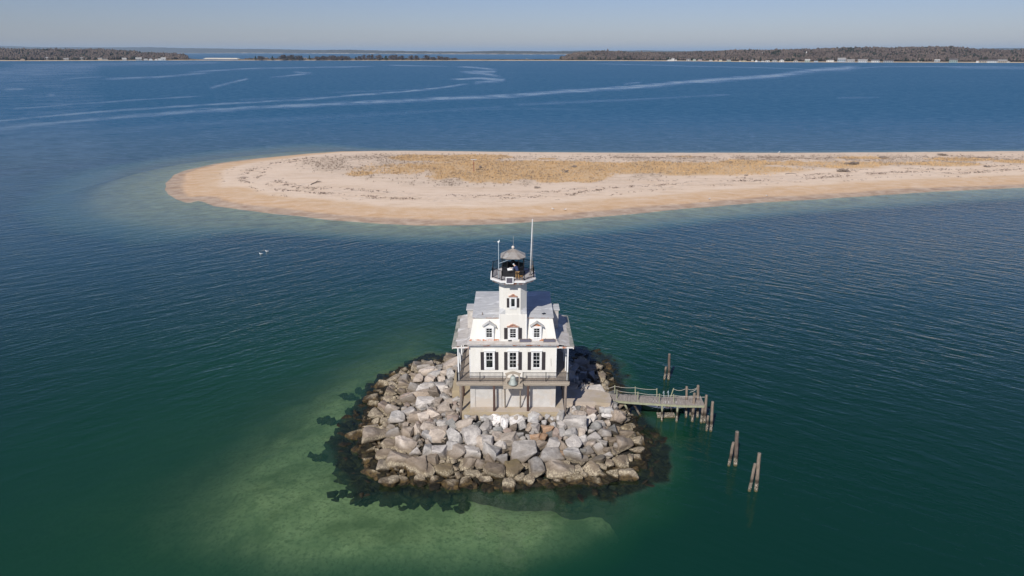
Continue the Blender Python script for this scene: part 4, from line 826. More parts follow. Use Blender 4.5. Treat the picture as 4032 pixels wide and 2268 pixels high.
# the 290 that show largest stay single; the rest join the small rubble
rocks.sort(key=lambda o: -(o[3]*o[5])*(1.0 if o[1] < 78 else .55))
seen = set()
def half(v): return f"{round(abs(v)*2)/2:g}"
for i, (x, y, z, a, b_, c_, col_) in enumerate(rocks[:292]):
    o = bpy.data.objects.new("boulder", RM[q.randrange(len(RM))]); SC.collection.objects.link(o)
    o.location = (x, y, z); o.scale = (a, b_, c_); o.rotation_euler = (q.uniform(-.3, .3), q.uniform(-.35, .35), q.uniform(-.35, .35)+q.choice([0, math.pi]))
    o.material_slots[0].link = 'OBJECT'; o.material_slots[0].material = ROCK[col_]
    size = "huge" if a*c_ > 1.2 else "large" if a*c_ > .55 else "middling" if a*c_ > .28 else "small"
    dx = x-X0; side = f"{half(dx)} m {'left' if dx < 0 else 'right'} of"
    def lab(fm): return f"{size} {col_} boulder {fm(y-YF)} m {'before' if y < YF else 'behind'} and {fm(dx)} m {'left' if dx < 0 else 'right'} of the bell"
    L = lab(half)
    if L in seen: L = lab(lambda v: f"{abs(v):.1f}")
    if L in seen: L = L.replace("boulder", "wide boulder" if a > c_*1.2 else "upright boulder")
    if L in seen: L = L.replace("boulder", "rock")
    seen.add(L); tag(o, L, "boulder", "riprap boulders piled round the lighthouse")
def merge_rocks(name, lst, mat_of, mats, label, cat, lo=True):
    vs, fs, fm, base = [], [], [], 0
    arr = []
    for me in RM[:10]:
        v = np.empty(len(me.vertices)*3, np.float32); me.vertices.foreach_get("co", v); f = np.array([p.vertices[:] for p in me.polygons]); arr.append((v.reshape(-1, 3), f))
    for (x, y, z, a, b_, c_, m_) in lst:
        v, f = arr[q.randrange(10)]; rt = np.array(Euler((q.uniform(-.4, .4), q.uniform(-.4, .4), q.uniform(0, 6.28))).to_matrix())
        w = (v*[a, b_, c_]) @ rt.T + [x, y, z]; vs.append(w); fs.append(f+base); fm.append(np.full(len(f), mat_of(m_))); base += len(w)
    o = fast_mesh(name, np.concatenate(vs), np.concatenate(fs), mats, None, False, np.concatenate(fm)); tag(o, label, cat, kind='stuff'); return o
keys = list(ROCK)
rubble = list(rocks[292:])
while len(rubble) < 1500:
    x, y = q.uniform(-22, 20), q.uniform(52, 92); t_ = float(mound_t(x, y))
    if not (0 < t_ < 1.0) or in_concrete(x, y, .1): continue
    r = q.uniform(.12, .30); rubble.append([x, y, float(mound_z(x, y))-.24, r*1.2, r, r*.9, q.choice(['tan', 'dark grey', 'grey', 'dark grey', 'tan', 'dark grey'])])  # mostly dark stone colours, painting deeper shade into the gaps
merge_rocks("rubble", rubble, lambda k: keys.index(k), [ROCK[k] for k in keys], "smaller stones wedged between the boulders of the islet", "rubble")
sub = []
while len(sub) < 1900:
    x, y = q.uniform(-27, 27), q.uniform(47, 97); t_ = float(mound_t(x, y))
    if t_ < .90 or float(skirt_sd(np.array([x]), np.array([y]))[0]) < 0: continue
    r = q.uniform(.3, .85)
    z = float(mound_z(x, y))-.15 if t_ < 1.0 else -q.uniform(.35, 1.0)
    sub.append([x, y, z if t_ < 1.0 else min(z, -r*.45), r*1.3, r, r*.5, 0])
for px, py, s_ in ((1290,1650,1.3),(1560,1320+0,0),(1330,1260,0),(1365,1555,1.0),(1300,1745,1.5),(1250,1790,1.0),(1340,1955,1.5),(1620,1990,1.3),(1790,1995,1.5),(1350,1890,1.2),(2320,1960,1.6),(2440,2010,.9),(1395,1610,1.2),(1420,1530,1.0)):
    if s_:
        c = atz(px, py, -1.0)
        for k in range(5): sub.append([c.x+q.uniform(-1, 1)*s_*.7, c.y+q.uniform(-.6, .6)*s_*.6, -1.3+q.uniform(-.1, .2), s_*.42, s_*.34, s_*.3, 0])
merge_rocks("sunken_rocks", sub, lambda k: 0, [M['weed']], "weed-blackened rocks lying under the clear water round the islet", "sunken rocks")
# core of the mound; its dark colour paints shade in the gaps and weed
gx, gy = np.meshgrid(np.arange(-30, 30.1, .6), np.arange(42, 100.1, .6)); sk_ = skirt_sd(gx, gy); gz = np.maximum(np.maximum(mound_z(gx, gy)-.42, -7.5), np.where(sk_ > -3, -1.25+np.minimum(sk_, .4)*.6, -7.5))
core = fast_mesh("islet_ground", np.stack([gx, gy, gz], -1).reshape(-1, 3), grid_faces(*gx.shape), [m_mottled("gap_shade_weed_ground", (.035,.029,.022), (.014,.012,.009), 1.5, .95, .8, .2)], None, True)
tag(core, "stony ground under the boulders, painted dark for gap shade and weed", kind='structure')

# ------------------------------------------------------------------ the lighthouse
LH = empty("lighthouse", (X0, 70.1, 3.3), "white clapboard house lighthouse with a black lantern on its central tower", "lighthouse")
def part(mb, name, mat, parent=LH, label=None, smooth=False):
    o = mb.build(name, mat, parent, None, smooth)
    if label: o['label'] = label
    return o
ZD, ZE, ZM0, ZM1 = 6.85, 10.68, 11.12, 13.48     # deck, eaves, mansard foot and head
xl, xr = X0-HW_, X0+HW_
# concrete basement with raised bands and pilasters
m = MB(); m.box(xl+.06, xr-.06, YF+.08, YB-.05, 3.3, 6.42)
for a, b_ in ((xl, xl+.52), (xl+2.88, xl+3.38), (X0+1.15, X0+1.62), (xr-.50, xr)): m.box(a, b_, YF, YF+.078, 3.3, 6.05)
m.box(xl, xr, YF-.004, YF+.078, 6.052, 6.42)
for a, b_ in ((xl, xl+.058), (xr-.058, xr)): m.box(a, b_, YF+.082, YB-.06, 6.05, 6.42)
part(m, "basement_wall", M['concrete'])
m = MB(); m.box(X0-.03, X0+.03, YF+.05, YF+.078, 5.35, 5.55); part(m, "wall_vent", M['black'])
# log posts under the deck
for x, y, k in ((X0-5.55,64.85,1),(X0-2.0,64.85,0),(X0+1.62,64.85,0),(X0+5.6,64.85,1),(X0-5.5,68.2,0),(X0-5.5,71.4,0),(X0-5.5,74.5,1),(X0+5.6,68.2,1),(X0+5.6,71.4,1),(X0+5.6,74.5,1)):
    m = MB(); j = rnd.uniform(-.03, .03); zb = 2.0 if abs(x-X0) > 5.5 or y < 65 else 3.3
    m.tube([(x-j,y,zb if y < 66 else 2.4),(x+j,y+j,4.3),(x,y,6.33)], [.155,.14,.135], 10); part(m, "log_post", M['greylog'] if k else M['log'], smooth=True)
# deck on all sides
DX, DF, DB = 5.97, 64.6, 76.0
m = MB(); m.box(X0-DX, X0+DX, DF, DB, ZD-.09, ZD); part(m, "deck", M['deck'])
m = MB()
m.box(X0-DX+.02, X0-1.06, DF+.02, DF+.14, ZD-.36, ZD-.093); m.box(X0+1.06, X0+DX-.02, DF+.02, DF+.14, ZD-.36, ZD-.093)
m.box(X0-DX+.1, X0-1.06, DF+.12, DF+.34, 6.33, 6.488); m.box(X0+1.06, X0+DX-.1, DF+.12, DF+.34, 6.33, 6.488)
m.box(X0-DX+.1, X0-DX+.3, DF+.35, DB-.1, 6.33, ZD-.093); m.box(X0+DX-.3, X0+DX-.1, DF+.35, DB-.1, 6.33, ZD-.093)
for k in range(9): m.box(X0-DX+.31, xl-.01, DF+1.4+k*1.2, DF+1.48+k*1.2, 6.5, ZD-.093); m.box(xr+.01, X0+DX-.31, DF+1.4+k*1.2, DF+1.48+k*1.2, 6.5, ZD-.093)
part(m, "deck_beam", M['beam'])
m = MB(); m.box(X0-1.02, X0+1.02, 63.78, DF-.004, ZD-.09, ZD+.004); m.box(X0-1.02, X0+1.02, 63.72, 63.83, ZD-.36, ZD-.092); m.box(X0-1.02, X0-.93, 63.84, DF, ZD-.34, ZD-.092); m.box(X0+.93, X0+1.02, 63.84, DF, ZD-.34, ZD-.092)
part(m, "bell_platform", M['beam'])
for s in (-.86, .80):
    m = MB(); m.tube([(X0+s, 63.98, 6.5), (X0+s*.98, YF-.12, 3.32)], .085, 4); part(m, "brace", M['beam'])
# ground floor and cornice
m = MB(); m.box(xl, xr, YF, YB, 6.425, ZE); part(m, "ground_floor_wall", M['siding'])
m = MB()
for x in (xl-.015, xr-.085):
    m.box(x, x+.10, YF-.018, YF-.003, ZD+.003, ZE-.26); m.box(x, x+.10, YB+.003, YB+.018, ZD+.003, ZE-.26)
m.box(xl-.02, xr+.02, YF-.03, YF-.004, ZE-.25, ZE); part(m, "corner_board", M['trim'])
m = MB(); m.box(xl-.12, xr+.12, YF-.36, YB+.36, ZE+.002, ZE+.10); m.box(xl-.18, xr+.18, YF-.44, YB+.44, ZE+.103, ZE+.19)
part(m, "cornice", M['trim_bad'])
m = MB()
o4 = [(xl-.28, YF-.50), (xr+.28, YF-.50), (xr+.28, YB+.50), (xl-.28, YB+.50)]; i4 = [(xl-.0, YF+.10), (xr+.0, YF+.10), (xr, YB-.1), (xl, YB-.1)]
m.prism(o4, ZE+.193, ZE+.235); m.prism(o4, ZE+.238, ZM0, 0, i4); part(m, "skirt_roof", M['porch_roof'])
# second floor with leaning walls
b4 = [(xl+.03, YF+.13), (xr-.03, YF+.13), (xr-.03, YB-.13), (xl+.03, YB-.13)]; t4 = [(X0-4.12, YF+.58), (X0+4.12, YF+.58), (X0+4.12, YB-.6), (X0-4.12, YB-.6)]
m = MB(); m.prism(b4, ZM0-.03, ZM1, 0, t4); part(m, "mansard_wall", M['siding'])
m = MB(); m.box(xl+.01, X0-1.47, YF+.04, YF+.11, ZM0-.02, ZM0+.13); m.box(X0+1.47, xr-.01, YF+.04, YF+.11, ZM0-.02, ZM0+.13)
part(m, "base_trim", M['rust_bad'], label="white board at the wall foot with red wood showing through")
m = MB(); m.box(X0-4.20, X0+4.20, YF+.45, YB-.5, ZM1+.002, ZM1+.07); part(m, "fascia", M['rust_bad'], label="white eave board with long rust red patches")
m = MB(); m.prism([(X0-4.24, YF+.40), (X0+4.24, YF+.40), (X0+4.24, YB-.45), (X0-4.24, YB-.45)], ZM1+.072, ZM1+.12)
m.add([(X0-4.24,YF+.40,ZM1+.121),(X0+4.24,YF+.40,ZM1+.121),(X0+4.24,YB-.45,ZM1+.121),(X0-4.24,YB-.45,ZM1+.121),(X0-1.2,YF+4.4,ZM1+.34),(X0+1.2,YF+4.4,ZM1+.34)], [(0,1,5,4),(1,2,5),(2,3,4,5),(3,0,4),(3,2,1,0)])
part(m, "main_roof", M['roof'])
m = MB(); m.tube([(X0-3.2,YF+1.0,ZM1+.15),(X0-3.2,YF+1.0,ZM1+.42)], .05, 8); part(m, "roof_vent", M['greylog'])
m = MB(); m.obox((X0+3.25, YF+1.25, ZM1+.20), (.35, .3, .06), (0, 0, .6)); part(m, "roof_patch", M['black'])
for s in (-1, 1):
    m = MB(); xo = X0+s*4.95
    m.box(min(X0+s*4.0, xo), max(X0+s*4.0, xo), 69.3, 70.9, ZM0-.1, 13.12); part(m, "side_dormer", M['porch_roof'])  # roofing greys on the box paint in the weaker light on its side
    m = MB(); m.box(min(X0+s*4.0, xo+s*.12), max(X0+s*4.0, xo+s*.12), 69.2, 71.0, 13.125, 13.24); part(m, "side_dormer_roof", M['roof'])
# porch roofs and posts on both flanks
for s in (-1, 1):
    m = MB(); a = X0+s*(HW_+.29); b_ = X0+s*6.38
    def q4(u, v, y0, y1, za, zb, th): 
        vs = [(u,y0,za-th),(v,y0,zb-th),(v,y1,zb-th),(u,y1,za-th),(u,y0,za),(v,y0,zb),(v,y1,zb),(u,y1,za)]; m.add(vs, [(3,2,1,0),(4,5,6,7),(0,1,5,4),(1,2,6,5),(2,3,7,6),(3,0,4,7)])
    q4(a, b_, YF-.35, YB-.6, ZE+.22, ZE-.10, .06); pr = part(m, "porch_roof", M['porch_roof'])
    m = MB(); y = YF-.37
    while y < YB-1.0:
        L = rnd.uniform(.6, 1.6); w = rnd.uniform(.26, .46); q4(b_-s*w, b_+s*.02, y, min(y+L, YB-.6), ZE-.065+.32*w/(6.38-HW_-.29), ZE-.078, .012); y += L+rnd.choice([0, 0, .25])
    part(m, "roof_edge_shingles", M['lichen_roof'], pr)
    m = MB(); m.box(min(b_-s*.12, b_-s*.02), max(b_-s*.12, b_-s*.02), YF-.32, YB-.65, ZE-.36, ZE-.155); m.box(min(X0+s*(HW_+.02), b_-s*.13), max(X0+s*(HW_+.02), b_-s*.13), YF-.30, YF-.20, ZE-.30, ZE-.12 if False else ZE-.14)
    part(m, "porch_fascia", M['trim_bad'])
    for k, y in enumerate((64.95, 67.3, 69.7, 72.1, 74.3)):
        m = MB(); x = X0+s*5.72; m.box(x-.065, x+.065, y-.065, y+.065, ZD+.003, ZE-.17); part(m, "porch_post", M['trim_clean'])
        if k: m = MB(); m.tube([(x, y, 9.5), (x, y-.7, 10.35)], .04, 4); m.tube([(x, y, 9.5), (x, y+.7, 10.35)], .04, 4); part(m, "post_brace", M['trim_clean'])
# iron railing of the deck
def railing(pts, zb, h, name_parent=LH, step=.125, mat=None, posts=True, pr=.020, rail=.032, postr=.045, every=2.15):
    mat = mat or M['black']; m = MB(); rp = MB()
    for (ax, ay), (bx, by) in zip(pts[:-1], pts[1:]):
        L = math.hypot(bx-ax, by-ay); ux, uy = (bx-ax)/L, (by-ay)/L
        for z in (zb+h, zb+.10): m.tube([(ax,ay,z),(bx,by,z)], rail, 4)
        n = max(2, round(L/step))
        for i in range(1, n): x, y = ax+ux*L*i/n, ay+uy*L*i/n; m.tube([(x,y,zb+.1),(x,y,zb+h)], pr, 3, cap=False)
        k = max(1, round(L/every))
        for i in range(k+1): x, y = ax+ux*L*i/k, ay+uy*L*i/k; rp.box(x-postr, x+postr, y-postr, y+postr, zb+.004, zb+h+.05)
    o = part(m, "railing", mat, name_parent); part(rp, "railing_post", mat, o); return o
railing([(X0-5.87, 64.7), (X0-1.06, 64.7)], ZD, 1.02); railing([(X0+1.06, 64.7), (X0+5.87, 64.7)], ZD, 1.02)
railing([(X0-5.87, 64.8), (X0-5.87, 75.9)], ZD, 1.02); railing([(X0+5.87, 64.8), (X0+5.87, 75.9)], ZD, 1.02)
# windows
def window(cx, yf, z0, z1, w, cas, split=True, lower_bars=True, name="window", head=None, tilt=0):
    f = MB()
    f.box(cx-w/2-cas, cx-w/2, yf-.07, yf-.003, z0-.22, z1+.16); f.box(cx+w/2, cx+w/2+cas, yf-.07, yf-.003, z0-.22, z1+.16)
    f.box(cx-w/2, cx+w/2, yf-.07, yf-.003, z1, z1+.16); f.box(cx-w/2, cx+w/2, yf-.068, yf-.003, z0-.22, z0-.07)
    W = part(f, name, M['trim'])
    s = MB(); s.box(cx-w/2+.003, cx+w/2-.003, yf-.12, yf-.003, z0-.068, z0-.004); part(s, "sill", M['trim_clean'], W)
    g = MB(); g.box(cx-w/2, cx+w/2, yf-.012, yf-.004, z0, z1); part(g, "pane", M['glass'], W)
    s = MB(); zm = (z0+z1)/2; e = .035
    s.box(cx-w/2, cx-w/2+e, yf-.045, yf-.013, z0, z1); s.box(cx+w/2-e, cx+w/2, yf-.045, yf-.013, z0, z1)
    s.box(cx-w/2+e, cx+w/2-e, yf-.045, yf-.013, z1-e, z1); s.box(cx-w/2+e, cx+w/2-e, yf-.045, yf-.013, z0, z0+e); 
    if split:
        s.box(cx-w/2+e, cx+w/2-e, yf-.05, yf-.013, zm-.022, zm+.022)
        for a, b_ in ((zm+.022, z1-e), (z0+e, zm-.022)):
            if a < zm and not lower_bars: continue
            s.box(cx-.010, cx+.010, yf-.035, yf-.014, a, b_); c = (a+b_)/2; s.box(cx-w/2+e, cx-.0105, yf-.034, yf-.014, c-.010, c+.010); s.box(cx+.0105, cx+w/2-e, yf-.034, yf-.014, c-.010, c+.010)
    part(s, "sash", M['white'], W)
    return W
def shutters(cx, yf, z0, z1, off, w):
    for s in (-1, 1):
        m = MB(); x = cx+s*off; m.box(x-w/2, x+w/2, yf-.055, yf-.004, z0, z1)
        k = z0+.06
        while k < z1-.08: m.obox((x, yf-.062, k), (w-.08, .012, .035), (R(25), 0, 0)); k += .075
        part(m, "shutter", M['shutter'])
def pediment(cx, yf, z, hw, hh, mat, dep_=.16):
    m = MB(); m.box(cx-hw, cx+hw, yf-dep_, yf-.003, z, z+.06)
    for s in (-1, 1):
        vs = []
        for y in (yf-dep_, yf-.004): vs += [(cx+s*hw*1.04, y, z+.065), (cx, y, z+hh), (cx, y, z+hh-.10), (cx+s*(hw-.13), y, z+.065)]
        m.add(vs, [(0,1,2,3),(7,6,5,4),(0,4,5,1),(1,5,6,2),(2,6,7,3),(3,7,4,0)])
    m.add([(cx-hw*.85, yf-.06, z+.062), (cx+hw*.85, yf-.06, z+.062), (cx, yf-.06, z+hh-.06), (cx-hw*.85, yf-.005, z+.062), (cx+hw*.85, yf-.005, z+.062), (cx, yf-.005, z+hh-.06)], [(0,1,2),(5,4,3),(0,2,5,3),(1,4,5,2)])
    part(m, "pediment", mat)
for k, cx in enumerate((X0-2.48, X0, X0+2.48)):
    W = window(cx, YF, 8.03, 9.80, .74, .19, True, k > 0)
    if k: W.data.materials.clear(); W.data.materials.append(M['casing']); W['label'] = "window casing with paint flaking to red wood"
    m = MB(); m.box(cx-.62, cx+.62, YF-.14, YF-.003, 9.965, 10.03); part(m, "head_cap", M['trim_clean'], W)
    shutters(cx, YF, 7.78, 9.84, .755, .36)
YW = YF-.032
window(X0, YW, 11.47, 12.50, .66, .19); shutters(X0, YW, 11.35, 12.60, .745, .36); pediment(X0, YW, 12.70, .62, .38, M['raw'])
m = MB(); m.box(X0-.50, X0-.14, YF-.10, YF-.004, 11.13, 11.24); part(m, "grille", M['black'])
for s in (-1, 1):
    cx = X0+s*2.48; yd = YF+.10
    m = MB(); m.box(cx-.54, cx+.54, yd, YF+1.0, ZM0+.12, 12.72); part(m, "dormer", M['trim_clean'])
    window(cx, yd, 11.47, 12.50, .64, .17)
    m = MB(); hw, zr, ze = .72, 13.22, 12.74
    for t_ in (-1, 1):
        vs = []
        for y in (yd-.20, YF+1.1): vs += [(cx+t_*hw, y, ze), (cx, y, zr), (cx, y, zr-.09), (cx+t_*(hw-.03), y, ze-.08)]
        m.add(vs, [(0,1,2,3),(7,6,5,4),(0,4,5,1),(1,5,6,2),(2,6,7,3),(3,7,4,0)])
    part(m, "dormer_roof", M['roof'])
    m = MB(); m.add([(cx-.58, yd-.02, ze-.015), (cx+.58, yd-.02, ze-.015), (cx, yd-.02, zr-.12), (cx-.58, YF+.9, ze-.015), (cx+.58, YF+.9, ze-.015), (cx, YF+.9, zr-.12)], [(0,1,2),(5,4,3),(0,2,5,3),(1,4,5,2),(0,3,4,1)])
    part(m, "dormer_gable", M['rust_bad'] if s > 0 else M['casing'])
# the tower: square bay, corner slopes, eight-sided shaft
TY = YF+1.42; HT, CH = 1.42, .64
ZS, ZT0, ZT1 = 14.10, 14.62, 17.46
sq = [(X0-HT, TY-HT), (X0+HT, TY-HT), (X0+HT, TY+HT), (X0-HT, TY+HT)]
def octo(h, c): return [(X0-h+c, TY-h), (X0+h-c, TY-h), (X0+h, TY-h+c), (X0+h, TY+h-c), (X0+h-c, TY+h), (X0-h+c, TY+h), (X0-h, TY+h-c), (X0-h, TY-h+c)]
m = MB(); m.prism([(a, b_-(.03 if b_ < TY else 0)) for a, b_ in sq], ZM0-.05, ZS); part(m, "tower_bay", M['siding'])
m = MB()
for x in (X0-HT-.012, X0+HT-.088): m.box(x, x+.10, TY-HT-.055, TY-HT-.033, ZM0+.02, ZS-.01)
part(m, "bay_corner_board", M['trim_clean'])
oc = octo(HT, CH)
m = MB(); m.prism(oc, ZS+.001, ZT1); 
# sloping front, back and side walls between square and shaft
part(m, "tower_shaft", M['siding'])
m = MB(); cs = [sq[0], sq[1], sq[2], sq[3]]; prs = [(7, 0), (1, 2), (3, 4), (5, 6)]
for c, (i, j) in zip(cs, prs):
    s_ = [(c[0], c[1], ZS+.002), (oc[i][0], oc[i][1], ZT0), (oc[j][0], oc[j][1], ZT0), (oc[i][0], oc[i][1], ZS+.002), (oc[j][0], oc[j][1], ZS+.002)]
    m.add(s_, [(0,1,2), (0,3,1), (0,2,4)])
part(m, "corner_flashing", M['roof'])
window(X0, TY-HT, 14.92, 15.83, .44, .15, False, name="tower_window"); shutters(X0, TY-HT, 14.86, 15.86, .50, .27); pediment(X0, TY-HT, 16.02, .44, .32, M['raw'], .14)
# gallery
m = MB(); m.prism(octo(1.95, .92), 17.46, 17.60); m.prism(octo(2.12, .99), 17.602, 17.80); part(m, "gallery_bracket_band", M['trim_bad'])
m = MB(); m.prism(octo(2.30, 1.07), 17.803, 17.93); part(m, "gallery_edge", M['trim_clean'])
m = MB(); m.prism(octo(2.22, 1.03), 17.931, 18.0); part(m, "gallery_floor", M['gallery_floor'])
go = octo(2.10, .98); railing(go+[go[0]], 18.0, .98, step=.13, pr=.016, rail=.03, postr=.04, every=9)
# lantern
lo_ = octo(1.13, .52); li = octo(1.07, .50); m = MB()
n = 8
vs = [(a, b_, z) for z in (18.0, 19.02) for a, b_ in lo_] + [(a, b_, z) for z in (18.0, 19.02) for a, b_ in li]
m.add(vs, [(i, (i+1) % n, n+(i+1) % n, n+i) for i in range(n)] + [(2*n+(i+1) % n, 2*n+i, 3*n+i, 3*n+(i+1) % n) for i in range(n)] + [(n+i, n+(i+1) % n, 3*n+(i+1) % n, 3*n+i) for i in range(n)])
LA = part(m, "lantern", M['black'])
m = MB(); lp = octo(1.155, .53)
for i in range(n):
    ax, ay = lp[i]; bx, by = lp[(i+1) % n]
    for u0, u1 in ((.12, .88),):
        p0 = (ax+(bx-ax)*u0, ay+(by-ay)*u0); p1 = (ax+(bx-ax)*u1, ay+(by-ay)*u1)
        for z in (18.2, 18.82): m.tube([(p0[0],p0[1],z),(p1[0],p1[1],z)], .02, 4)
part(m, "panel_moulding", M['black'], LA)
for i in range(n):
    m = MB(); a, b_ = octo(1.10, .51)[i]; w = .055 if i == 2 else .033; m.box(a-w, a+w, b_-w, b_+w, 19.022, 19.93); part(m, "lantern_post", M['black'], LA)
m = MB(); lg = octo(1.09, .505)
for i in range(n):
    if i in (0,): continue
    ax, ay = lg[i]; bx, by = lg[(i+1) % n]; m.add([(ax,ay,19.03),(bx,by,19.03),(bx,by,19.92),(ax,ay,19.92)], [(0,1,2,3)])
part(m, "lantern_pane", M['clear'], LA)
ro = octo(1.27, .60)
m = MB(); vs = [(a, b_, 19.94) for a, b_ in ro]+[(a, b_, 20.0) for a, b_ in ro]+[(X0+(a-X0)*.06, TY+(b_-TY)*.06, 20.68) for a, b_ in ro]
m.add(vs, [tuple(range(n-1,-1,-1))]+[(i,(i+1)%n,n+(i+1)%n,n+i) for i in range(n)]+[(n+i,n+(i+1)%n,2*n+(i+1)%n,2*n+i) for i in range(n)]+[tuple(range(2*n,3*n))])
for i in range(n):
    a, b_ = ro[i]; m.tube([(a, b_, 20.01), (X0+(a-X0)*.07, TY+(b_-TY)*.07, 20.69)], .018, 4)
part(m, "lantern_roof", M['zinc'])
m = MB(); m.lathe((X0, TY, 20.66), [(.10,0),(.05,.05),(.13,.11),(.155,.20),(.13,.29),(.05,.345)], 14); part(m, "ball_finial", m_mottled("finial_paint", (.70,.62,.55), (.6,.53,.47), 5), smooth=True)
m = MB(); m.tube([(X0+.03,TY,20.98),(X0+.03,TY,22.0)], .012, 5); part(m, "antenna", M['rope'])
m = MB(); m.lathe((X0, TY, 18.0), [(.34,0),(.34,.45),(.14,.5),(.12,.85),(.22,.95),(.26,1.15),(.24,1.4),(.1,1.5)], 12); part(m, "lamp_pedestal", M['black'], smooth=False)
m = MB(); m.lathe((X0-.03, TY-.15, 19.0), [(.12,0),(.14,.15),(.10,.3)], 10); part(m, "beacon_lens", M['clear'], smooth=True)
# ------------------------------------------------------------------ things standing on the house
st = empty("bell_stand", (X0, 64.15, ZD), "grey timber bell stand with an arched head on the front deck", "bell stand")
for s in (-1, 1):
    m = MB(); m.box(X0+s*.66-.07, X0+s*.66+.07, 64.06, 64.24, ZD+.006, 8.05); m.build("post", M['beam'], st)
    m = MB(); m.tube([(X0+s*.66, 64.15, 7.0), (X0+s*.66, 64.75, ZD+.05)], .05, 4); m.build("brace", M['beam'], st)
m = MB(); ar = []
for k in range(9):
    a = math.pi*k/8; ar.append((X0-.59*math.cos(a), 7.72+.30*math.sin(a)))
top = [(X0-.84, 8.055), (X0-.60, 8.12), (X0-.45, 8.16), (X0-.25, 8.24), (X0, 8.27), (X0+.25, 8.24), (X0+.45, 8.16), (X0+.60, 8.12), (X0+.84, 8.055)]
for y0, y1 in ((64.08, 64.22),):
    vs = [(x, y0, z) for x, z in ar]+[(x, y0, z) for x, z in top]+[(x, y1, z) for x, z in ar]+[(x, y1, z) for x, z in top]
    fs = [(i, i+1, 10+i, 9+i) for i in range(8)]+[(18+i, 27+i, 28+i, 19+i) for i in range(8)]+[(9+i, 10+i, 28+i, 27+i) for i in range(8)]+[(i, 18+i, 19+i, i+1) for i in range(8)]
    m.add(vs, fs)
m.build("arched_head", M['beam'], st)
bell = empty("bell", (X0, 64.0, 6.95), "big verdigris bronze bell hanging before the house front", "bell")
m = MB(); m.lathe((X0, 64.0, 6.95), [(.50,0),(.49,.05),(.42,.16),(.34,.34),(.29,.58),(.27,.74),(.20,.88),(.06,.93)], 24); m.build("bell_body", M['bronze'], bell, smooth=True)
m = MB(); m.box(X0-.06, X0+.06, 63.95, 64.05, 7.87, 8.02); m.build("yoke", M['greylog'], bell)
for i, (xa, xb, lab) in enumerate(((2045, 2091.5, "small framed solar panel on the cornice beside the centre window"), (2139, 2187, "small framed solar panel on the cornice at the right house corner"))):
    a, b_ = (xa-2016)/2688*71.3, (xb-2016)/2688*71.3; r0 = empty("solar_panel", ((a+b_)/2, YF-.2, 11.02), lab, "solar panel", "solar panels on the front cornice")
    c = ((a+b_)/2, YF-.12, 11.20); m = MB(); m.obox(c, (b_-a, .05, .36), (R(-18), 0, 0)); m.build("panel_frame", M['greylog'], r0)
    m = MB(); m.obox((c[0], c[1]-.03, c[2]-.008), (b_-a-.10, .012, .27), (R(-18), 0, 0)); m.build("solar_cells", M['cells'], r0)
    for s in (-.4, .4): m = MB(); m.tube([(c[0]+s, YF-.1, 11.0), (c[0]+s, YF+.02, 11.42)], .02, 4); m.build("bracket", M['greylog'], r0)
r0 = empty("hanging_panel", (X0-.55, 64.65, 17.8), "white framed square solar panel hung on the gallery front", "solar panel")
xa, xb = (1991-2016)/2688*69, (2022-2016)/2688*69; zc = 18.08
m = MB(); yy = 64.58
m.box(xa, xa+.10, yy, yy+.09, zc-.37, zc+.37); m.box(xb-.10, xb, yy, yy+.09, zc-.37, zc+.37); m.box(xa+.10, xb-.10, yy, yy+.09, zc+.28, zc+.37); m.box(xa+.10, xb-.10, yy, yy+.09, zc-.37, zc-.28); m.build("panel_frame", M['white'], r0)
m = MB(); m.box(xa+.10, xb-.10, yy+.03, yy+.07, zc-.28, zc+.28); m.build("solar_cells", M['cells'], r0)
mx_, my_ = (1964.3-2016)/2688*69.4, 65.45
r0 = empty("weather_mast", (mx_, my_, 18.0), "thin pale blue mast with a weather sensor at the gallery", "mast")
m = MB(); m.tube([(mx_, my_, 18.0), (mx_, my_, 21.75)], .035, 8); m.build("pole", M['bluepole'], r0)
m = MB(); m.tube([(mx_+.03, my_, 19.62), (X0-.35, 65.95, 19.86)], .022, 6); m.build("stay_arm", M['bluepole'], r0)
m = MB(); m.box(mx_-.06, mx_+.05, my_-.06, my_+.05, 21.75, 21.90); m.tube([(mx_-.10, my_, 21.86), (mx_+.12, my_, 21.93)], .035, 6); m.tube([(mx_+.05, my_, 21.9), (mx_+.07, my_, 22.05)], .03, 6); m.build("sensor", M['white'], r0)
fx, fy = (2088.5-2016)/2688*70, 66.6
r0 = empty("flagpole", (fx, fy, 18.0), "tall tapering bare flagpole rising from the gallery", "flagpole")
m = MB(); m.tube([(fx, fy, 18.0), (fx+.06, fy, 20.5), (fx+.15, fy, 23.9)], [.085, .07, .035], 8); m.build("pole", M['pole'], r0, smooth=True)
m = MB(); m.tube([(fx+.19, fy-.03, 19.2), (fx+.22, fy-.02, 21.5), (fx+.18, fy, 23.75)], .010, 4); m.build("halyard", M['rope'], r0)
m = MB(); m.box(fx-.13, fx+.13, fy-.13, fy+.13, 18.003, 18.06); m.tube([(fx+.17, fy, 18.4), (fx+.17, fy, 19.1)], .06, 6); m.build("pole_bracket", M['greylog'], r0)
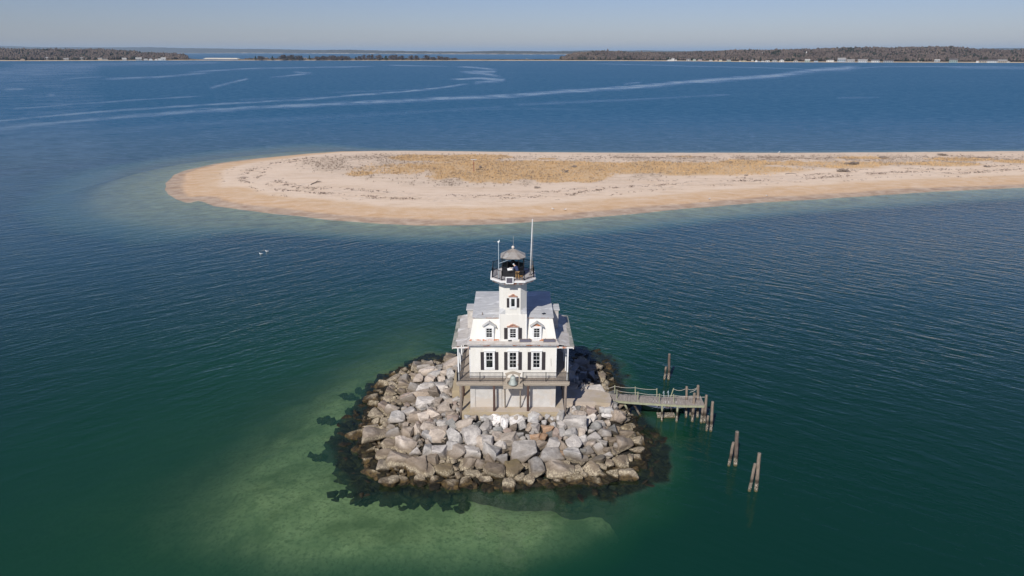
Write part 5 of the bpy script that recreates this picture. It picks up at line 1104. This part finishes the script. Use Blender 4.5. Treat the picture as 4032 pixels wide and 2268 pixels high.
# ------------------------------------------------------------------ the worker on the gallery, bending over to the left
px0, py0 = X0+.36, 65.35
pr_ = empty("person", (px0, py0, 18.0), "person in navy jacket and tan trousers bending over a board at the lantern", "person")
def skin_body(name, joints, edges, radii, mat, parent, sub=2):
    me = bpy.data.meshes.new(name); o3 = parent_org(parent); me.from_pydata([(a-o3.x, b-o3.y, c-o3.z) for a, b, c in joints], edges, [])
    o = bpy.data.objects.new(name, me); SC.collection.objects.link(o)
    md = o.modifiers.new("skin", 'SKIN'); me.skin_vertices[0].data[0].use_root = True
    for i, r in enumerate(radii): me.skin_vertices[0].data[i].radius = (r, r)
    s2 = o.modifiers.new("sub", 'SUBSURF'); s2.levels = sub; s2.render_levels = sub
    dg = bpy.context.evaluated_depsgraph_get(); ev = bpy.data.meshes.new_from_object(o.evaluated_get(dg)); bpy.data.objects.remove(o)
    ev.name = name; ev.materials.clear(); ev.materials.append(mat); ev.shade_smooth()
    o = bpy.data.objects.new(name, ev); SC.collection.objects.link(o); o.parent = parent; return o
def P(x, y, z): return (px0+x, py0+y, 18.0+z)
# body: legs slightly bent, trunk leaning forward and left over the parapet, head down
J = [P(.10,.02,.80),P(.08,.0,.92),P(.0,.10,1.10),P(-.10,.20,1.24),P(-.17,.26,1.30),P(-.24,.31,1.36),P(-.30,.34,1.42),     # pelvis .. head
     P(.16,.02,.76),P(.20,.10,.45),P(.18,.0,.07),P(.18,.12,.04),                                   # right leg
     P(.0,-.02,.76),P(-.04,.08,.45),P(-.02,-.04,.07),P(-.04,.08,.04),                               # left leg
     P(.03,.30,1.20),P(-.06,.42,1.0),P(-.30,.45,.98),P(-.37,.46,.98),                                # right arm
     P(-.20,.10,1.20),P(-.34,.14,1.02),P(-.50,.28,1.02),P(-.57,.31,1.02)]                            # left arm
E = [(0,1),(1,2),(2,3),(3,4),(4,5),(5,6),(0,7),(7,8),(8,9),(9,10),(0,11),(11,12),(12,13),(13,14),(3,15),(15,16),(16,17),(17,18),(3,19),(19,20),(20,21),(21,22)]
RR = [.13,.14,.15,.145,.07,.10,.085,.10,.075,.05,.045,.10,.075,.05,.045,.07,.052,.038,.035,.07,.052,.038,.035]
body = skin_body("body", J, E, RR, M['skin'], pr_)
skin_body("jacket", [P(.09,.01,.84),J[1],J[2],J[3],P(-.15,.24,1.29),J[15],J[16],P(-.27,.45,.98),J[19],J[20],P(-.47,.26,1.02)], [(0,1),(1,2),(2,3),(3,4),(3,5),(5,6),(6,7),(3,8),(8,9),(9,10)], [.15,.165,.175,.17,.09,.09,.07,.05,.09,.07,.05], M['jacket'], pr_)
skin_body("trousers", [P(.10,.02,.84),J[7],J[8],P(.18,.0,.10),J[11],J[12],P(-.02,-.04,.10)], [(0,1),(1,2),(2,3),(0,4),(4,5),(5,6)], [.155,.125,.092,.07,.125,.092,.07], M['trousers'], pr_)
skin_body("cap", [P(-.24,.29,1.44),P(-.30,.32,1.48),P(-.40,.37,1.44)], [(0,1),(1,2)], [.10,.10,.03], M['cap'], pr_, 1)
for s, (bx, by, bz) in ((1, (-.37,.46,.98)), (-1, (-.57,.31,1.02))):     # two hands, five fingers each
    jn = [P(bx,by,bz), P(bx-.05,by+.01,bz)]; ed = [(0,1)]; ra = [.032,.034]
    for k in range(4):
        L = (.062,.072,.068,.052)[k]; oy = (k-1.5)*.019; b0 = len(jn); jn += [P(bx-.09,by+oy,bz), P(bx-.09-L*.5,by+oy,bz-.006), P(bx-.09-L*.8,by+oy,bz-.03)]; ed += [(1,b0),(b0,b0+1),(b0+1,b0+2)]; ra += [.010,.009,.008]
    b0 = len(jn); jn += [P(bx-.05,by+s*.045,bz-.01), P(bx-.085,by+s*.055,bz-.025)]; ed += [(1,b0),(b0,b0+1)]; ra += [.011,.009]
    skin_body("hand", jn, ed, ra, M['skin'], pr_, 1)
m = MB(); m.lathe(P(-.41,.42,1.36), [(.012,0),(.02,.012),(.012,.024)], 6); m.build("nose", M['skin'], pr_)
r0 = tag(MB().obox(P(-.62,.34,.93), (.62,.34,.05), (R(20), R(-6), R(8))).obox(P(-.55,.38,.99), (.36,.22,.03), (R(20), R(4), R(-12))).build("work_board", M['white'], None, P(-.62,.34,.93)), "white board and papers under the hands of the gallery worker", "board")
m = MB()
for sx in (-.16, .16):
    m.tube([P(.45+sx,-.28,0), P(.45+sx*.6,-.16,.34)], .022, 5); m.tube([P(.45+sx,.02,0), P(.45+sx*.6,-.1,.34)], .022, 5)
m.box(px0+.30, px0+.60, py0-.24, py0-.02, 18.34, 18.38)
tag(m.build("step_stool", m_mottled("orange_wood", (.50,.28,.08), (.4,.22,.07), 5), None, P(.45,-.13,0)), "low orange wooden stool on the gallery behind the worker", "stool")
m = MB(); yy = YF-.03; m.tube([(X0+4.0, yy, 9.1), (X0+4.05, yy, 8.2)], .012, 4); part(m, "loose_wire", M['greylog'])

# ------------------------------------------------------------------ dock, boat and mooring piles
def z3(x, y): return (2250+x/2.2287, 1350+y/2.2287)
def pile_geom(xt, yt, xb, yb, zb=0.0):
    bx, by = z3(xb, yb); b = atz(bx, by, zb); tx, ty = z3(xt, yt); t_ = aty(tx, ty, b.y); return b, t_
dock = empty("dock", atz(*z3(800,690), 0), "narrow weathered plank dock on piles running out from the landing", "dock")
fe = [(340,450),(480,452),(650,462),(800,474),(1000,467),(1130,459)]; ne = [(365,500),(480,511),(650,523),(780,532),(1000,545),(1170,546)]
F = [atz(*z3(*p), 2.33) for p in fe]; N = [atz(*z3(*p), 2.33) for p in ne]
for i in range(6): N[i].y = min(N[i].y, F[i].y-1.15)
m = MB(); q5 = random.Random(3)
for i in range(5):
    L = (N[i+1]-N[i]).length; k = max(1, round(L/.17))
    for j in range(k):
        u0, u1 = j/k, (j+.93)/k; dz = q5.uniform(-.012, .012); e = q5.uniform(-.05, .05)
        a0, a1 = N[i].lerp(N[i+1], u0), N[i].lerp(N[i+1], u1); b0, b1 = F[i].lerp(F[i+1], u0), F[i].lerp(F[i+1], u1)
        vs = [Vector((p.x, p.y+e*(1 if w else 1), p.z+dz)) for w, p in ((0,a0),(0,a1),(1,b1),(1,b0))]
        m.add([v-Vector((0,0,.05)) for v in vs]+vs, [(3,2,1,0),(4,5,6,7),(0,1,5,4),(1,2,6,5),(2,3,7,6),(3,0,4,7)])
m.build("planking", M['dock_deck'], dock)
for L_, oy in ((N, .06), (F, -.06)):
    m = MB()
    for i in range(5):
        a, b_ = L_[i], L_[i+1]; vs = [(a.x,a.y+oy-.05,2.0),(b_.x,b_.y+oy-.05,2.0),(b_.x,b_.y+oy+.05,2.0),(a.x,a.y+oy+.05,2.0)]; m.add(vs+[(v[0],v[1],2.262) for v in vs], [(3,2,1,0),(4,5,6,7),(0,1,5,4),(1,2,6,5),(2,3,7,6),(3,0,4,7)])
    m.build("stringer", M['green_wood'], dock)
PL = [((797,535),(793,690),.11,'green_wood'),((932,540),(922,695),.12,'green_wood'),((1080,440),(1060,690),.155,'pile'),((1185,458),(1165,700),.15,'pile'),((1155,545),(1138,702),.15,'pile'),((1012,382),(1005,655),.13,'pile'),((1112,372),(1106,655),.15,'pile'),((762,532),(758,605),.08,'oldpile'),((880,535),(878,608),.10,'oldpile'),((1042,545),(1042,640),.10,'oldpile')]
for (tp, bp, r, mt) in PL:
    b, t_ = pile_geom(*tp, *bp)
    if tp[1] >= 530: t_.z = 2.0
    m = MB(); dn = b-(t_-b).normalized()*3.0; dn.z = -3; m.tube([dn, b, (b+t_)/2+Vector((.01,0,0)), t_-Vector((0,0,.05)), t_], [r*1.05, r*1.05, r, r*.97, r*.8], 10); m.build("dock_pile", M[mt], dock, smooth=False)
for tp, tz_, bp in (((450,500), 2.0, (545,705)), ((535,518), 2.0, (605,640))):
    a = atz(*z3(*tp), tz_); b = atz(*z3(*bp), -.1); m = MB(); m.tube([a, b, b+(b-a)*.3], .12, 8); m.build("raking_brace", M['green_wood'] if bp[0] < 600 else M['oldpile'], dock)
posts_f = [((380,372),(382,440)),((560,385),(562,458)),((750,400),(750,474)),((898,398),(872,472))]; posts_n = [((400,410),(400,514)),((584,430),(584,529)),((773,447),(773,545)),((897,452),(903,550))]
tops_f, tops_n = [], []
for L_, tops in ((posts_f, tops_f), (posts_n, tops_n)):
    for tp, bp in L_:
        zb = 2.35 if L_ is posts_f else 1.95; b = atz(*z3(*bp), zb); t_ = aty(*z3(*tp), b.y); m = MB(); m.tube([b, t_], .062, 4); m.build("rail_post", M['green_wood'], dock); tops.append(t_-Vector((0,0,.12)))
for tp, bp in (((812,422),(811,475)),((850,420),(850,473))):
    b = atz(*z3(*bp), 2.3); t_ = aty(*z3(*tp), b.y); m = MB(); m.tube([b, t_+Vector((0,0,.0))], .03, 6); m.tube([t_-Vector((.0,.0,.02)), t_-Vector((.12,0,.3))], .02, 5); m.build("ladder_rail", M['bluepole'], dock)
def rope(a, b, sag, name="rope"):
    m = MB(); m.tube([a.lerp(b, k/8)-Vector((0,0,sag*math.sin(math.pi*k/8))) for k in range(9)], .022, 5); m.build(name, M['rope'], dock)
for T in (tops_f[:3], tops_n):
    for a, b in zip(T[:-1], T[1:]): rope(a, b, .10)
tb = [pile_geom(*PL[i][0], *PL[i][1])[1]-Vector((0,0,.25)) for i in (5, 6, 3)]
rope(tops_f[3], tb[0], .22); rope(tb[0], tb[1], .25); rope(tb[1]-Vector((0,0,.1)), tb[0]-Vector((-.4,0,.5)), .1); rope(tops_n[3], tb[2], .1); rope(tops_f[0], atz(*z3(310,400), 2.9), .05)
a = atz(*z3(750,620), .45); b = atz(*z3(903,617), .45); m = MB(); m.box(a.x, b.x, a.y-.3, a.y+.3, .30, .42); m.box(a.x, b.x, a.y-.35, a.y-.2, .05, .30)
for k in range(4): x = a.x+(b.x-a.x)*(k+.5)/4; m.box(x-.05, x+.05, a.y-.25, a.y+.3, -.2, .295)
m.build("boarding_step", M['pile'], dock)
cl = [((1240,515),(1222,775),.155,'pile',"tall pile at the dock's outer corner beside a short one"),((1200,640),(1185,772),.13,'pile',"short stub pile leaning by the dock's outer corner"),
 ((860,97),(852,322),.16,'oldpile',"tall dark pile of the pair standing beyond the dock"),((830,210),(815,322),.13,'pile',"short leaning pile of the pair beyond the dock"),
 ((1455,778),(1437,1075),.19,'oldpile',"tall dark pile of the middle pair right of the rocks"),((1422,872),(1380,1078),.14,'pile',"short leaning pile of the middle pair right of the rocks"),
 ((1650,968),(1618,1300),.17,'pile',"tall pale brown pile of the outermost nearest pair"),((1612,1060),(1560,1300),.14,'pile',"short leaning pile of the outermost nearest pair")]
for tp, bp, r, mt, lab in cl:
    b, t_ = pile_geom(*tp, *bp); root = empty("mooring_pile", b, lab, "pile", "paired mooring piles near the dock")
    dn = b-(t_-b)/(t_.z-b.z)*4; n_ = Vector((.02, .01, 0)); m = MB(); m.tube([dn, b, b.lerp(t_, .4)+n_, b.lerp(t_, .8)-n_, t_-Vector((0,0,.04))], [r*1.08, r*1.06, r, r*.98, r*.96], 12); m.build("shaft", M[mt], root)
    m = MB(); m.tube([t_-Vector((0,0,.04)), t_], [r*.95, r*.86], 12); m.build("cut_top", M['greylog'], root)
# dinghy moored under the far side of the dock
ba, bb = atz(*z3(620,560), .45), atz(*z3(970,560), .45); by = (ba.y+bb.y)/2+.3; L = 4.9; bx0 = ba.x
boat = empty("dinghy", (bx0+L/2, by, 0), "small open boat, white inside with dark green hull, moored under the dock", "boat")
ns = 13; sec = []
for i in range(ns):
    u = i/(ns-1); w = .88*(math.sin(min(1, (u+.0)/.42)*math.pi/2)**.8)*(1-.22*max(0, u-.5)/.5); x = bx0+u*L; shr = .52+.20*(1-u)**2.2; sec.append((x, max(w, .02), shr))
def hull(mb, sc, inner):
    rows = []
    for x, w, z in sec:
        w2 = w*sc; zb = -.15 if not inner else .02; rows.append([(x, by-w2, z), (x, by-w2*.82, z*.35), (x, by-w2*.3, zb), (x, by+w2*.3, zb), (x, by+w2*.82, z*.35), (x, by+w2, z)])
    vs = [v for r in rows for v in r]; fs = [(i*6+j, i*6+j+1, (i+1)*6+j+1, (i+1)*6+j) for i in range(ns-1) for j in range(5)]; fs += [tuple((ns-1)*6+j for j in range(6)), tuple(5-j for j in range(6))]; mb.add(vs, fs)
BH = m_mottled("dark_green_hull", (.02,.06,.035), (.015,.04,.03), 3, .4); m = MB(); hull(m, 1.0, False); m.build("hull", BH, boat, smooth=True)
m = MB(); hull(m, .93, True); m.build("inner_hull", M['white'], boat, smooth=True)
m = MB()
for s in (-1, 1): m.tube([(x, by+s*w*.97, z+.02) for x, w, z in sec], .05, 6)
m.tube([(sec[-1][0], by-sec[-1][1], sec[-1][2]+.02), (sec[-1][0], by+sec[-1][1], sec[-1][2]+.02)], .05, 6); m.build("gunwale", M['white'], boat)
for u in (.3, .58, .85):
    x, w, z = sec[int(u*(ns-1))]; m = MB(); m.box(x-.14, x+.14, by-w*.9, by+w*.9, z*.62, z*.62+.05); m.build("thwart", M['white'], boat)
m = MB(); m.prism([(bx0+.15, by-.1), (bx0+.9, by-.5), (bx0+.9, by+.5), (bx0+.15, by+.1)], .56, .60); m.build("foredeck", M['white'], boat)
m = MB(); m.obox((bx0+3.0, by-.25, .42), (.5, .25, .16), (0, 0, .3)); tag(m.build("red_bundle", m_mottled("red_cloth", (.45,.10,.07), (.35,.08,.06), 5), None, (bx0+3.0, by-.25, .34)), "small red bundle lying inside the moored boat", "bundle")
# ------------------------------------------------------------------ the air: one even box of haze, sky outside
t = NT("sea_haze"); vol = t.n("ShaderNodeVolumePrincipled", {'Color': (.58, .79, 1.0, 1), 'Density': HAZE, 'Anisotropy': .0})
t.t.links.new(vol.outputs[0], t.out.inputs[1])
m = MB(); m.box(-80000, 80000, -3000, 80000, -90, 260)
hz = m.build("haze", t.m); tag(hz, "thin blue sea air veiling the far coast", "haze", kind='stuff')
